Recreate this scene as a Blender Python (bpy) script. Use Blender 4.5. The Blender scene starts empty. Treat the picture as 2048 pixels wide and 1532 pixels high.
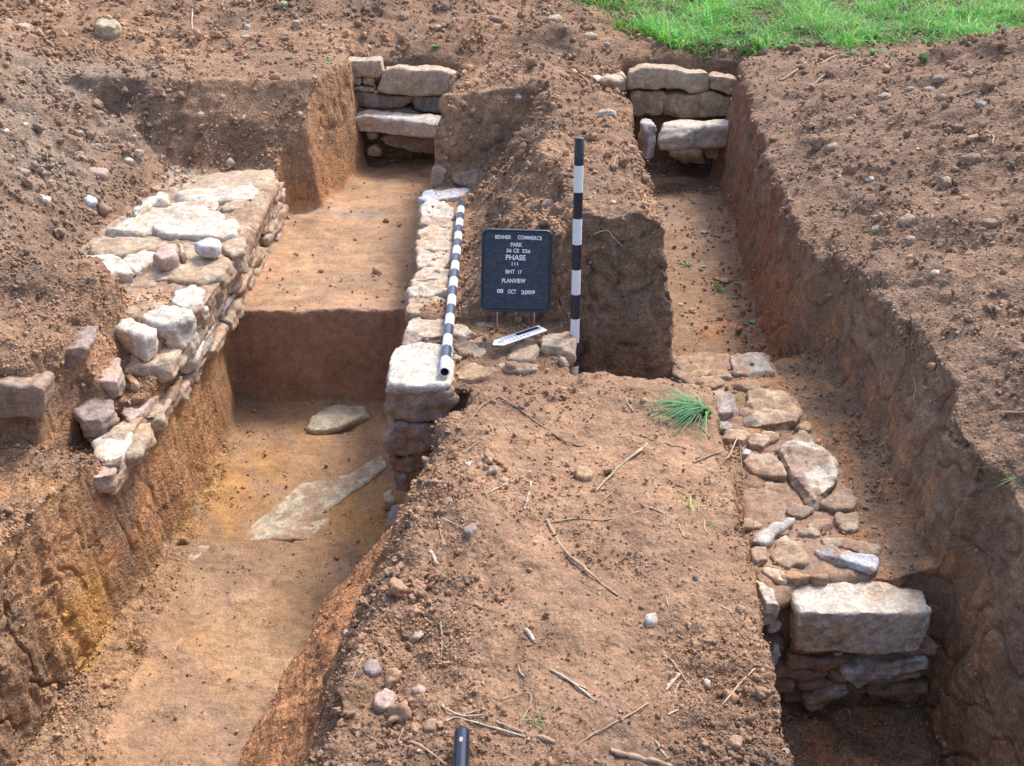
import bpy, bmesh, math, random, time
import numpy as np
from mathutils import Vector, Matrix
from mathutils.bvhtree import BVHTree
T0 = time.time()
sc = bpy.context.scene
COL = sc.collection
R = math.radians

# ------------------------------------------------------------------ camera
CZ, PITCH, FPX = 1.75, R(28.0), 2050.0
cam_d = bpy.data.cameras.new('camera')
cam_d.sensor_width = 36.0
cam_d.lens = 36.0 * FPX / 2048.0
cam_d.clip_start = 0.05
cam_d.clip_end = 500
cam = bpy.data.objects.new('camera', cam_d)
COL.objects.link(cam)
cam.location = (0, 0, CZ)
cam.rotation_euler = (R(90) - PITCH, 0, 0)
sc.camera = cam

# ------------------------------------------------------------------ sky, sun, exposure
SUN_AZ, SUN_EL = R(38), R(54)          # azimuth clockwise from +Y
w = bpy.data.worlds.new('World')
sc.world = w
w.use_nodes = True
nt = w.node_tree
bg = nt.nodes['Background']
sky = nt.nodes.new('ShaderNodeTexSky')
sky.sky_type = 'NISHITA'
sky.sun_disc = False
sky.sun_elevation = SUN_EL
sky.sun_rotation = SUN_AZ
sky.dust_density = 3.0
sky.air_density = 1.0
nt.links.new(sky.outputs[0], bg.inputs[0])
bg.inputs[1].default_value = 0.15
sun_d = bpy.data.lights.new('sun', 'SUN')
sun_d.energy = 1.55
sun_d.angle = R(14.0)
sun_d.color = (1.0, 0.955, 0.89)
sun = bpy.data.objects.new('sun', sun_d)
COL.objects.link(sun)
sdir = Vector((math.sin(SUN_AZ) * math.cos(SUN_EL), math.cos(SUN_AZ) * math.cos(SUN_EL), math.sin(SUN_EL)))
sun.rotation_euler = sdir.to_track_quat('Z', 'Y').to_euler()
sun.location = (4, 6, 8)
sc.view_settings.view_transform = 'Standard'
sc.view_settings.look = 'None'
sc.view_settings.exposure = 1.17
sc.view_settings.gamma = 1.0

# ------------------------------------------------------------------ projection helpers (pixel of the 2048 wide photograph -> world)
SP, CP = math.sin(PITCH), math.cos(PITCH)
def ray(px, py):
    u, v = (px - 1024.0) / FPX, (766.0 - py) / FPX
    return Vector((u, CP + v * SP, -SP + v * CP))
def PZ(px, py, z):
    d = ray(px, py); t = (z - CZ) / d.z
    return Vector((d.x * t, d.y * t, z))
def PY(px, py, y):
    d = ray(px, py); t = y / d.y
    return Vector((d.x * t, y, CZ + d.z * t))
def PX(px, py, x):
    d = ray(px, py); t = x / d.x
    return Vector((x, d.y * t, CZ + d.z * t))

# ------------------------------------------------------------------ numpy noise
def _hash(ix, iy, iz, seed):
    h = (ix * 374761393 + iy * 668265263 + iz * 2147483647 + seed * 974711) & 0xFFFFFFFF
    h = ((h ^ (h >> 13)) * 1274126177) & 0xFFFFFFFF
    return (h ^ (h >> 16)) & 0xFFFFFFFF
def perlin(x, y, z, seed=0):
    x = np.asarray(x, np.float64); y = np.asarray(y, np.float64) + np.zeros_like(x); z = np.asarray(z, np.float64) + np.zeros_like(x)
    xi, yi, zi = np.floor(x), np.floor(y), np.floor(z)
    fx, fy, fz = (x - xi).astype(np.float32), (y - yi).astype(np.float32), (z - zi).astype(np.float32)
    xi, yi, zi = xi.astype(np.int64), yi.astype(np.int64), zi.astype(np.int64)
    u, v, w_ = [f * f * f * (f * (f * 6 - 15) + 10) for f in (fx, fy, fz)]
    def g(dx, dy, dz):
        h = _hash(xi + dx, yi + dy, zi + dz, seed)
        a = (h & 1023).astype(np.float32) * (2 * np.pi / 1024)
        b = ((h >> 10) & 1023).astype(np.float32) * (2 / 1023.0) - 1
        r = np.sqrt(np.maximum(0, 1 - b * b))
        return (np.cos(a) * r) * (fx - dx) + (np.sin(a) * r) * (fy - dy) + b * (fz - dz)
    def L(a, b, t): return a + (b - a) * t
    return L(L(L(g(0,0,0), g(1,0,0), u), L(g(0,1,0), g(1,1,0), u), v),
             L(L(g(0,0,1), g(1,0,1), u), L(g(0,1,1), g(1,1,1), u), v), w_) * 1.5
def fbm(x, y, z, wl, seed=0, octs=3):
    s = 0; a = 1.0
    for o in range(octs):
        s = s + a * perlin(x / wl, y / wl, z / wl, seed + o * 17); wl *= 0.5; a *= 0.5
    return s
def sstep(a, b, x):
    t = np.clip((x - a) / (b - a), 0, 1)
    return t * t * (3 - 2 * t)
def lerp(a, b, t): return a + (b - a) * t
def sdpoly(x, y, P):
    P = np.array(P, float); n = len(P)
    d = np.full(x.shape, 1e9); inside = np.zeros(x.shape, bool)
    for i in range(n):
        ax, ay = P[i]; bx, by = P[(i + 1) % n]
        ex, ey = bx - ax, by - ay
        t = np.clip(((x - ax) * ex + (y - ay) * ey) / (ex * ex + ey * ey), 0, 1)
        d = np.minimum(d, (x - ax - ex * t) ** 2 + (y - ay - ey * t) ** 2)
        c = ((ay > y) != (by > y)) & (x < (bx - ax) * (y - ay) / ((by - ay) if by != ay else 1e-9) + ax)
        inside ^= c
    d = np.sqrt(d)
    return np.where(inside, -d, d)

# ------------------------------------------------------------------ the lie of the land
P_DEEP = [(-1.385, 4.57), (-1.37, 3.9), (-1.40, 3.3), (-1.49, 2.82), (-1.54, 2.32), (-1.62, 1.5), (-1.68, 0.6), (-0.98, 0.6),
          (-0.9, 1.4), (-0.82, 2.256), (-0.70, 2.93), (-0.60, 3.1), (-0.45, 3.29), (-0.45, 4.57)]
P_UP = [(-1.36, 4.50), (-1.385, 6.0), (-1.36, 6.13), (-1.20, 6.15), (-1.03, 7.15), (-1.04, 7.41), (-0.40, 7.41), (-0.44, 7.15), (-0.47, 5.5), (-0.445, 4.5)]
P_PIT = [(0.25, 3.41), (0.68, 3.30), (0.80, 3.30), (0.80, 3.86), (0.24, 3.86)]
P_RT = [(0.70, 3.96), (0.70, 5.3), (0.76, 6.2), (0.84, 7.15), (0.84, 7.41), (1.60, 7.41), (1.42, 7.12), (1.37, 6.2), (1.28, 5.2), (1.20, 4.3), (1.22, 3.96)]
P_RW = [(0.665, 2.36), (0.735, 2.7), (0.745, 3.26), (0.69, 3.42), (0.69, 3.98), (1.27, 3.98), (1.33, 3.3), (1.31, 2.8), (1.262, 2.36)]
P_NR = [(0.60, 0.6), (0.665, 1.5), (0.705, 2.0), (0.71, 2.40), (1.275, 2.40), (1.30, 1.9), (1.34, 0.6)]
P_LW = [(-2.24, 4.32), (-2.14, 5.2), (-2.02, 6.02), (-1.36, 6.02), (-1.36, 3.1), (-1.5, 3.1), (-1.56, 3.7), (-1.66, 4.15)]

def height(x, y):
    # ragged plan edges
    wx = x + 0.030 * fbm(x, y, 0.3, 0.35, 5, 3)
    wy = y + 0.030 * fbm(x, y, 7.3, 0.35, 9, 3)
    big = fbm(x, y, 0, 1.1, 21, 3)
    mid = fbm(x, y, 0, 0.35, 31, 3)
    # far ground; the left part climbs as a spoil bank
    farL = 0.44 + np.maximum(0, y - 7.35) * 0.21 * (1 - sstep(0.0, 1.3, x + 0.35 * big - 0.25 * (y - 7.5)))
    farR = 0.37 + 0.07 * sstep(7.42, 7.60, y) + 0.012 * np.maximum(0, y - 7.6)
    z = np.maximum(farL, farR) + 0.05 * big * sstep(7.3, 8.2, y)
    z = z + 0.12 * np.exp(-((x + 0.05) / 0.35) ** 2 - ((y - 7.55) / 0.16) ** 2)
    # right hand spoil heap
    rim = 1.40 + 0.16 * (1 - sstep(2.0, 2.9, y)) + 0.03 * mid
    hr = 0.29 + 0.34 * np.clip(x - rim, 0, 2.0) + 0.09 * big * sstep(0, 0.5, x - rim) + 0.05 * mid
    hr = hr - 0.07 * np.exp(-np.clip(x - rim + 0.08, 0, 9) / 0.10)
    hr = np.where(x > 3.4, np.maximum(hr, 0.8), hr)
    hr = lerp(hr, z, sstep(6.0, 7.15, y + 0.25 * big))
    hr = hr - 0.15 * (1 - sstep(1.6, 2.9, y)) * (1 - sstep(1.9, 2.5, x))
    z = lerp(z, hr, sstep(0.95, 1.2, x))
    # left side: bank behind the rubble wall, heap further left, lower bench nearer
    hl = 0.56 * np.clip(-2.03 - x + 0.06 * mid, 0, 1.6) + 0.07 * mid + 0.05 * big
    bank = np.clip((y - 6.04 + 0.10 * mid - 0.25 * np.clip(-1.9 - x, 0, 1)) * 1.35, 0, 0.44)
    lip = 0.16 * (1 - sstep(-1.35, -1.15, -(-x) * 1.0)) * 0
    bank = bank * 1.0 + lip
    hl = np.maximum(hl, bank + 0.03 * mid)
    hl = np.where(y > 6.4, lerp(hl, np.maximum(0.44, hl * 0.6 + 0.18), sstep(6.4, 6.75, y)), hl)
    hl = np.where(y > 7.2, lerp(hl, z, sstep(7.2, 7.5, y)), hl)
    mass = 0.11 + 0.10 * np.clip(y - 3.3, 0, 1) + 0.05 * mid + 0.04 * big + 0.12 * np.clip(-1.9 - x, 0, 1.2)
    bench = -0.20 + 0.14 * np.clip(-1.6 - x, 0, 1.5) + 0.03 * mid + 0.02 * big - 0.10 * (1 - sstep(1.6, 2.6, y))
    mfront = sstep(3.15, 3.24, wy + 0.25 * np.clip(-1.62 - x, -1, 0.2) - 0.30 * sstep(-1.70, -1.64, wx))
    bench = bench - 0.10 * sstep(-1.75, -1.65, x) * sstep(3.1, 3.2, y)
    near = lerp(bench, mass, mfront)
    near = np.where(y > 3.95, np.maximum(near, hl), near)
    hl = lerp(near, hl, sstep(4.10, 4.40, y + 0.1 * mid - 0.25 * np.clip(-2.0 - x, 0, 2)))
    z = lerp(hl, z, sstep(-1.3, -1.0, x))
    # rubble wall core
    sd = sdpoly(wx, wy, P_LW)
    wl = -0.028 - 0.19 * (1 - sstep(3.45, 4.05, y)) - 0.03 * (1 - sstep(3.0, 3.4, y)) + 0.015 * mid
    z = np.where(y > 4.2, np.minimum(z, wl + np.clip(sd, 0, 9) * 1.1), np.minimum(z, wl + np.clip(sd, 0, 9) * 2.6))
    # middle baulk with the spill on its left
    mx = (x > -1.0) & (x < 1.0)
    top = 0.41 + 0.09 * sstep(5.0, 6.3, y) + 0.04 * mid + 0.04 * np.exp(-((x - 0.15) / 0.2) ** 2) - 0.12 * sstep(0.45, 0.8, x) * sstep(6.2, 4.5, y)
    zm = np.minimum(top, 0.0 + np.clip(x + 0.21 + 0.05 * mid, 0, 9) * (1.15 + 0.3 * mid))
    zm = np.minimum(zm, np.clip(y - 3.80, 0, 9) * lerp(1.5, 9, sstep(0.12, 0.25, x)))
    hump = np.minimum(top + 0.02, np.clip(wy - 5.64 - 0.10 * sstep(-0.1, 0.3, x), 0, 9) * 3.4)
    zm = np.maximum(zm, hump * sstep(5.6, 5.7, y))
    prof = 0.60 - 0.44 * np.abs(x - 0.14) - 0.30 * np.clip(x - 0.28, 0, 1) + 0.03 * mid
    zm = lerp(zm, np.minimum(zm + 0.06, prof), sstep(5.7, 6.1, y))
    zm = np.where(y > 6.55, np.minimum(zm, lerp(0.6, 0.30, sstep(6.55, 6.95, y)) + 0.08 * mid), zm)
    zm = np.where(y > 7.12, np.minimum(zm, 0.30), zm)
    zi = 0.0 + 0.020 * mid + 0.03 * big - 0.035 * np.exp(-((x - 0.42) / 0.12) ** 2 - ((y - 1.83) / 0.09) ** 2)
    zi = zi + 0.03 * np.exp(-((x + 0.1) / 0.22) ** 2 - ((y - 2.45) / 0.3) ** 2)
    zm = np.where(y < 3.6, np.minimum(zi, 0.2), zm)
    zm = np.where((y >= 3.28) & (y < 3.85) & (x < 0.25), np.minimum(zm, -0.02 + 0.01 * mid), zm)
    z = np.where(mx & (y < 7.3), zm, z)
    # left face of the near baulk: steep dark top, gentler orange foot
    xf = np.interp(y, [0.6, 1.4, 2.256, 2.93, 3.1, 3.29], [-1.0, -0.9, -0.83, -0.70, -0.54, -0.20])
    xt = np.interp(y, [0.6, 1.55, 2.0, 2.35, 2.6, 3.0, 3.3], [-0.53, -0.43, -0.355, -0.32, -0.28, -0.20, -0.14]) + 0.03 * mid
    t = np.clip((wx - xf) / (xt - xf), 0, 1)
    side = -0.8 + 0.8 * np.interp(t, [0, 0.08, 0.45, 0.60, 0.85, 1.0], [0, 0.16, 0.40, 0.50, 0.86, 1.0])
    z = np.where((y < 3.29) & (wx > -1.3) & (wx < xt), np.minimum(z, side), z)
    # central wall core is slightly inside its stones
    def carve(z, P, floor, slope):
        sd = sdpoly(wx, wy, P)
        return np.minimum(z, floor + np.clip(sd, 0, 9) * slope)
    fl = 0.010 * big + 0.006 * mid
    z = carve(z, P_RT, -0.37 + fl, 9)
    z = carve(z, P_RW, -0.225 + fl + 0.012 * mid + 0.05 * sstep(1.12, 1.34, x), 7)
    z = carve(z, P_PIT, -0.33 + fl, 11)
    z = carve(z, P_NR, -0.68 + 2 * fl + 0.03 * mid, 9)
    z = carve(z, P_UP, -0.30 + fl, 10)
    z = z - 0.0
    z = np.where((y > 7.3) & (x > -1.15) & (x < 1.75), np.minimum(z, 0.325 + np.clip(y - 7.42 + 0.02 * mid, 0, 9) * 0.55), z)
    z = carve(z, P_DEEP, -0.80 + fl, 12)
    return z

def build_ground():
    S = 0.0030
    U = np.arange(-1.05, 1.05 + S, S); V = np.arange(math.log(0.75), math.log(15.0), S)
    uu, vv = np.meshgrid(U, V)
    y = np.exp(vv); x = uu * y
    z = height(x, y)
    nu, nv = len(U), len(V)
    top = np.stack([uu, vv, (z - CZ) / y], -1).reshape(-1, 3)
    # closed solid: base sheet in the same grid but only along the rim
    base = np.stack([uu, vv, (-1.5 - CZ) / y], -1).reshape(-1, 3)
    idx = np.arange(nu * nv).reshape(nv, nu)
    q = np.stack([idx[:-1, :-1], idx[:-1, 1:], idx[1:, 1:], idx[1:, :-1]], -1).reshape(-1, 4)
    n = nu * nv
    rim = np.concatenate([idx[0, :], idx[1:, -1], idx[-1, -2::-1], idx[-2:0:-1, 0]])
    rn = np.roll(rim, -1)
    # compact base: coarse 2x2 grid is enough away from the rim, so use the rim + a fan
    bverts = base[rim]
    m = len(rim)
    bi = n + np.arange(m); bn = np.roll(bi, -1)
    sides = np.stack([rim, bi, bn, rn], -1)
    # the floor of the solid: strips between the two long rims
    q2 = []
    me = bpy.data.meshes.new('ground_src')
    verts = np.concatenate([top, bverts, [[0, 1.2, (-1.5 - CZ) / 3.3]]])
    fan = np.stack([bn, bi, np.full(m, n + m)], -1)
    nf = len(q) + len(sides)
    loops = np.concatenate([q.ravel(), sides.ravel(), fan.ravel()])
    sizes = np.concatenate([np.full(nf, 4), np.full(len(fan), 3)])
    me.vertices.add(len(verts)); me.vertices.foreach_set('co', verts.ravel().astype(np.float32))
    me.loops.add(len(loops)); me.loops.foreach_set('vertex_index', loops.astype(np.int32))
    me.polygons.add(len(sizes)); me.polygons.foreach_set('loop_start', np.concatenate([[0], np.cumsum(sizes)[:-1]]).astype(np.int32))
    me.update(calc_edges=True); me.validate()
    tmp = bpy.data.objects.new('tmp', me); COL.objects.link(tmp)
    md = tmp.modifiers.new('r', 'REMESH'); md.mode = 'VOXEL'; md.voxel_size = 0.0032; md.use_smooth_shade = True
    dg = bpy.context.evaluated_depsgraph_get()
    ev = tmp.evaluated_get(dg)
    out = bpy.data.meshes.new_from_object(ev)
    bpy.data.objects.remove(tmp); bpy.data.meshes.remove(me)
    nvv = len(out.vertices)
    co = np.empty(nvv * 3, np.float32); out.vertices.foreach_get('co', co); co = co.reshape(-1, 3).astype(np.float64)
    yy = np.exp(co[:, 1]); X = np.stack([co[:, 0] * yy, yy, co[:, 2] * yy + CZ], -1)
    # drop the underside of the solid
    out.vertices.foreach_set('co', X.astype(np.float32).ravel()); out.update()
    bm = bmesh.new(); bm.from_mesh(out)
    bmesh.ops.delete(bm, geom=[v for v in bm.verts if v.co.z < -1.15], context='VERTS')
    bm.to_mesh(out); bm.free(); out.update()
    print('ground verts', len(out.vertices), round(time.time() - T0, 1))
    return out

def get_co(me):
    a = np.empty(len(me.vertices) * 3, np.float32); me.vertices.foreach_get('co', a); return a.reshape(-1, 3).astype(np.float64)
def get_no(me):
    a = np.empty(len(me.vertices) * 3, np.float32); me.vertices.foreach_get('normal', a); return a.reshape(-1, 3).astype(np.float64)

def roughness(x, y, z):
    """how lumpy the soil is: 1 = loose clods, 0.2 = trowelled floor"""
    r = np.full(x.shape, 0.85)
    floor = (z < -0.25) & (x < -0.4)
    r = np.where(floor, 0.42, r)
    r = np.where((z < -0.2) & (x > 0.6), 0.5, r)
    r = np.where((z < -0.55) & (x > 0.6), 0.8, r)
    r = np.where((x < -1.3) & (y < 4.2), 1.15, r)
    r = np.where((x > -0.35) & (x < 0.75) & (y < 3.4) & (z > -0.1), 0.55 + 0.5 * sstep(-0.02, -0.18, x) + 0.5 * sstep(0.25, 0.45, x - 0.12 * (y - 1.6)) * sstep(2.2, 1.7, y), r)
    r = np.where((x > -0.45) & (x < 0.75) & (y > 3.85) & (z > -0.1), 1.0, r)
    r = np.where(y > 7.2, 1.1, r)
    r = np.where((x > 1.5) & (z > 0.2), 1.1, r)
    r = np.where((x > -1.0) & (x < -0.3) & (y < 3.2) & (z > -0.78) & (z < -0.1), 0.65, r)
    r = np.where((x < -1.35) & (y < 2.75) & (z > -0.76), 1.2, r)
    r = np.where((x > 1.05) & (x < 1.6) & (z < 0.15) & (z > -0.6) & (y < 7), 0.6, r)
    return r

def displace_ground(me):
    X = get_co(me); N = get_no(me)
    x, y, z = X.T
    r = roughness(x, y, z)
    steep = 1 - sstep(0.35, 0.8, N[:, 2])
    cut = steep * (x < -0.3) * sstep(0.15, -0.05, z) * (y < 7.3) * np.where((x < -1.3), sstep(2.4, 3.0, y), 1.0) * (1 - (x > -1.0) * (y < 3.2))
    r = r * (1 - 0.72 * cut) * (1 - 0.1 * steep * (x < -0.95) * (y > 6.05) * (x > -1.4))
    vox = 0.0032 * y
    d = np.zeros(len(x))
    for wl, amp, seed in ((0.34, 0.030, 101), (0.15, 0.020, 102), (0.075, 0.013, 103), (0.036, 0.0080, 104), (0.018, 0.0045, 105)):
        fade = np.clip((wl / vox - 2.0) / 2.0, 0, 1)
        n = perlin(x / wl, y / wl, z / wl * (1 - 0.55 * steep * (z < -0.05)), seed)
        lump = (np.abs(n) * 2.2 - 0.45)          # rounded clods with creases between them
        d += fade * amp * lerp(n, lump, 0.65) * r
    # broken, cracked look on steep natural faces
    k = perlin(x / 0.11, y / 0.11, z / 0.05, 201)
    d -= 0.009 * steep * sstep(0.25, 0.6, np.abs(k)) * r
    k2 = np.abs(perlin(x / 0.19 + 0.3 * k, y / 0.19, z / 0.19, 207))
    d -= 0.022 * (1 - sstep(0.0, 0.07, k2)) * steep * r
    # trowel strokes down the cut faces
    d += 0.007 * steep * perlin(x / 0.03, y / 0.03, z / 0.35, 301) * (z < 0.05)
    fl_ = (x < -0.35) * (z < -0.2) * (1 - steep)
    d += fl_ * (0.0030 * perlin(x / 0.22, y / 0.028, z, 311) * sstep(-0.2, 0.3, perlin(x / 0.4, y / 0.4, 0 * z, 312)) + 0.006 * perlin(x / 0.12, y / 0.10, z, 313))
    # undercut below the rubble wall's stones and below the soil mass
    X = X + N * d[:, None]
    me.vertices.foreach_set('co', X.astype(np.float32).ravel()); me.update()
    me.polygons.foreach_set('use_smooth', np.ones(len(me.polygons), bool))
    return X

def mixc(a, b, t):
    return a * (1 - t[:, None]) + np.array(b)[None, :] * t[:, None]
def soil_colour(X, N):
    x, y, z = X.T
    n1 = fbm(x, y, z, 0.6, 401, 4); n2 = fbm(x, y, z, 0.13, 411, 3); n3 = fbm(x, y, z, 1.3, 421, 3)
    steep = 1 - sstep(0.35, 0.8, N[:, 2])
    c = np.tile(np.array([0.292, 0.174, 0.107]), (len(x), 1))
    c = mixc(c, (0.35, 0.21, 0.125), sstep(-0.1, 0.7, n1))
    c = mixc(c, (0.20, 0.13, 0.088), sstep(0.1, 0.9, -n1 + 0.4 * n2))
    # greyer gravelly heap on the left
    c = mixc(c, (0.26, 0.19, 0.14), sstep(-1.9, -2.4, x) * sstep(7.3, 6.5, y) * sstep(3.3, 4.2, y) * (0.5 + 0.5 * sstep(-.3, .3, n1)))
    # right heap and face: darker, cooler
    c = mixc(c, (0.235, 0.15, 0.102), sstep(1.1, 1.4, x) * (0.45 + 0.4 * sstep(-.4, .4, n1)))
    # middle baulk front: topsoil, darker on the steep face
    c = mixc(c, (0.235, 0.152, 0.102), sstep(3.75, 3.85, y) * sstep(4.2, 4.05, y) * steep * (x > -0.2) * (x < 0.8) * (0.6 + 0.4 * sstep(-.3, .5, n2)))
    # orange subsoil in the cuts
    deep = sstep(-0.02, -0.22, z + 0.10 * n2) * (1 - 0.75 * (y > 5.9) * (y < 6.5) * (x < -1.2) * sstep(0.4, 0.1, N[:, 0])) * (1 - (x < -1.44) * sstep(2.9, 3.1, y) * sstep(4.5, 4.3, y))
    left = sstep(-0.25, -0.40, x + 0.05 * n2)
    c = mixc(c, (0.42, 0.225, 0.105), deep * left * (0.75 + 0.25 * sstep(-0.3, 0.4, n2)))
    c = mixc(c, (0.43, 0.22, 0.11), left * steep * sstep(0.1, -0.1, z) * sstep(-0.2, 0.5, n2 + n1 * 0.5) * 0.7)
    # darker banding of the buried soils in the cuts
    c = mixc(c, (0.23, 0.14, 0.095), steep * (x < -0.9) * (z < 0.1) * sstep(0.25, 0.6, perlin(x / 0.5, y / 0.5, z / 0.07 + 0.8 * n1, 444) + 0.3 * n2) * 0.55)
    # far left orange face
    of = steep * sstep(0.15, 0.5, N[:, 0]) * sstep(6.05, 6.2, y) * sstep(-1.32, -1.22, x) * sstep(-0.9, -0.95, x) * sstep(7.3, 7.2, y)
    c = mixc(c, (0.40, 0.215, 0.11), of * (0.45 + 0.4 * sstep(-0.4, 0.3, n2 + n1)))
    # upper trench floor: pale tan
    up = (z < -0.22) * sstep(4.5, 4.6, y) * (x > -1.4) * (x < -0.4) * (1 - steep)
    c = mixc(c, (0.41, 0.25, 0.15), up * 0.9)
    c = mixc(c, (0.30, 0.20, 0.135), up * sstep(0.0, 0.7, fbm(x, y * 0.6, z, 0.28, 461, 4)) * 0.7)
    c = mixc(c, (0.48, 0.32, 0.21), up * sstep(0.1, 0.8, fbm(x * 0.7, y, z, 0.2, 462, 4)) * 0.5)
    c = mixc(c, (0.24, 0.21, 0.18), up * sstep(0.14, 0.02, np.hypot((x + 0.93) * 0.45, (y - 6.07) * 1.3) + 0.06 * n2) * 0.8)
    c = mixc(c, (0.27, 0.165, 0.10), up * sstep(-0.85, -0.45, x + 0.1 * n2) * sstep(6.6, 5.5, y) * 0.6)  # soft shadow beside the central wall, painted into the floor colour
    # step face
    sf = steep * sstep(4.38, 4.46, y) * sstep(4.75, 4.65, y) * (x < -0.4) * (x > -1.4) * (z < -0.3)
    c = mixc(c, (0.34, 0.19, 0.115), sf * 0.85)
    # deep floor: tan to ochre
    df = sstep(-0.70, -0.76, z) * (x < -0.4)
    c = mixc(c, (0.36, 0.215, 0.115), df * 0.85)
    c = mixc(c, (0.44, 0.235, 0.075), df * sstep(0.0, 0.9, n3 + 0.6 * n1 + 0.6 * sstep(2.9, 3.9, y)) * 0.6)
    c = mixc(c, (0.27, 0.17, 0.11), df * sstep(0.1, 0.8, -n1 + 0.6 * n2) * 0.6)
    c = mixc(c, (0.36, 0.24, 0.165), df * sstep(3.0, 2.3, y) * 0.5)
    c = mixc(c, (0.44, 0.29, 0.17), df * sstep(0.1, 0.8, fbm(x + 0.4 * y, y * 0.6, z, 0.4, 463, 4)) * 0.55)
    c = mixc(c, (0.29, 0.19, 0.13), df * sstep(0.1, 0.8, fbm(x + 0.5 * y, y * 0.5, z, 0.22, 464, 4)) * 0.6)
    c = mixc(c, (0.48, 0.26, 0.07), sstep(-0.5, -0.6, z) * sstep(0.06, 0.02, np.hypot(x + 1.50, (y - 2.80) * 0.25)) * 0.7)
    # near baulk's orange foot
    ft = (z > -0.78) * sstep(-0.20, -0.34, z + 0.06 * n2) * sstep(3.25, 3.1, y) * (x > -1.0) * (x < -0.2)
    c = mixc(c, (0.47, 0.225, 0.11), ft * (0.7 + 0.25 * sstep(-0.4, 0.3, n2)))
    c = mixc(c, (0.25, 0.155, 0.105), ft * sstep(0.3, 0.8, n2 + 0.5 * n1) * 0.5)
    # dark crumbly upper face
    # right trenches
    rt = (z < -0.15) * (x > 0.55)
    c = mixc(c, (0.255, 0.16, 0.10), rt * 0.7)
    c = mixc(c, (0.33, 0.165, 0.08), (x > 0.9) * sstep(0.12, -0.1, z + 0.1 * n1) * (y < 4.6) * sstep(-0.3, 0.5, n2 + 0.6 * n1) * 0.75)
    c = mixc(c, (0.30, 0.13, 0.075), steep * (x > 1.1) * sstep(4.3, 5.0, y) * sstep(0.0, 0.6, n1 + n2) * 0.6)
    c = mixc(c, (0.30, 0.20, 0.14), rt * sstep(5.0, 6.2, y) * (1 - steep) * 0.7)
    # left bench and face near
    c = mixc(c, (0.245, 0.165, 0.11), (x < -1.3) * (z > -0.74) * sstep(2.8, 2.2, y + 0.5 * n1) * 0.75)
    c = mixc(c, (0.37, 0.215, 0.115), (x < -1.35) * sstep(3.0, 2.6, y) * sstep(-0.3, 0.4, n2 + n1) * 0.6)
    c = mixc(c, (0.46, 0.36, 0.27), (x < -1.3) * (x > -2.05) * (y > 4.2) * (y < 6.05) * (z > -0.12) * sstep(0.02, -0.01, z) * (1 - steep) * (0.35 + 0.5 * sstep(-0.2, 0.3, n2)))
    # sandier streak on top of the baulks
    c = mixc(c, (0.36, 0.22, 0.13), (x > 0.0) * (x < 0.75) * sstep(0.1, 0.8, n3 + n2 * 0.5) * (z > -0.1) * 0.5)
    c *= (1 + 0.22 * n2 + 0.10 * n1 + 0.13 * fbm(x, y, z, 0.04, 431, 2))[:, None]
    return np.clip(c, 0.02, 0.9)

def set_col(me, c, name='Col', alpha=None):
    a = me.color_attributes.new(name, 'FLOAT_COLOR', 'POINT')
    b = np.ones((len(c), 4), np.float32); b[:, :3] = c
    if alpha is not None: b[:, 3] = alpha
    a.data.foreach_set('color', b.ravel())

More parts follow.
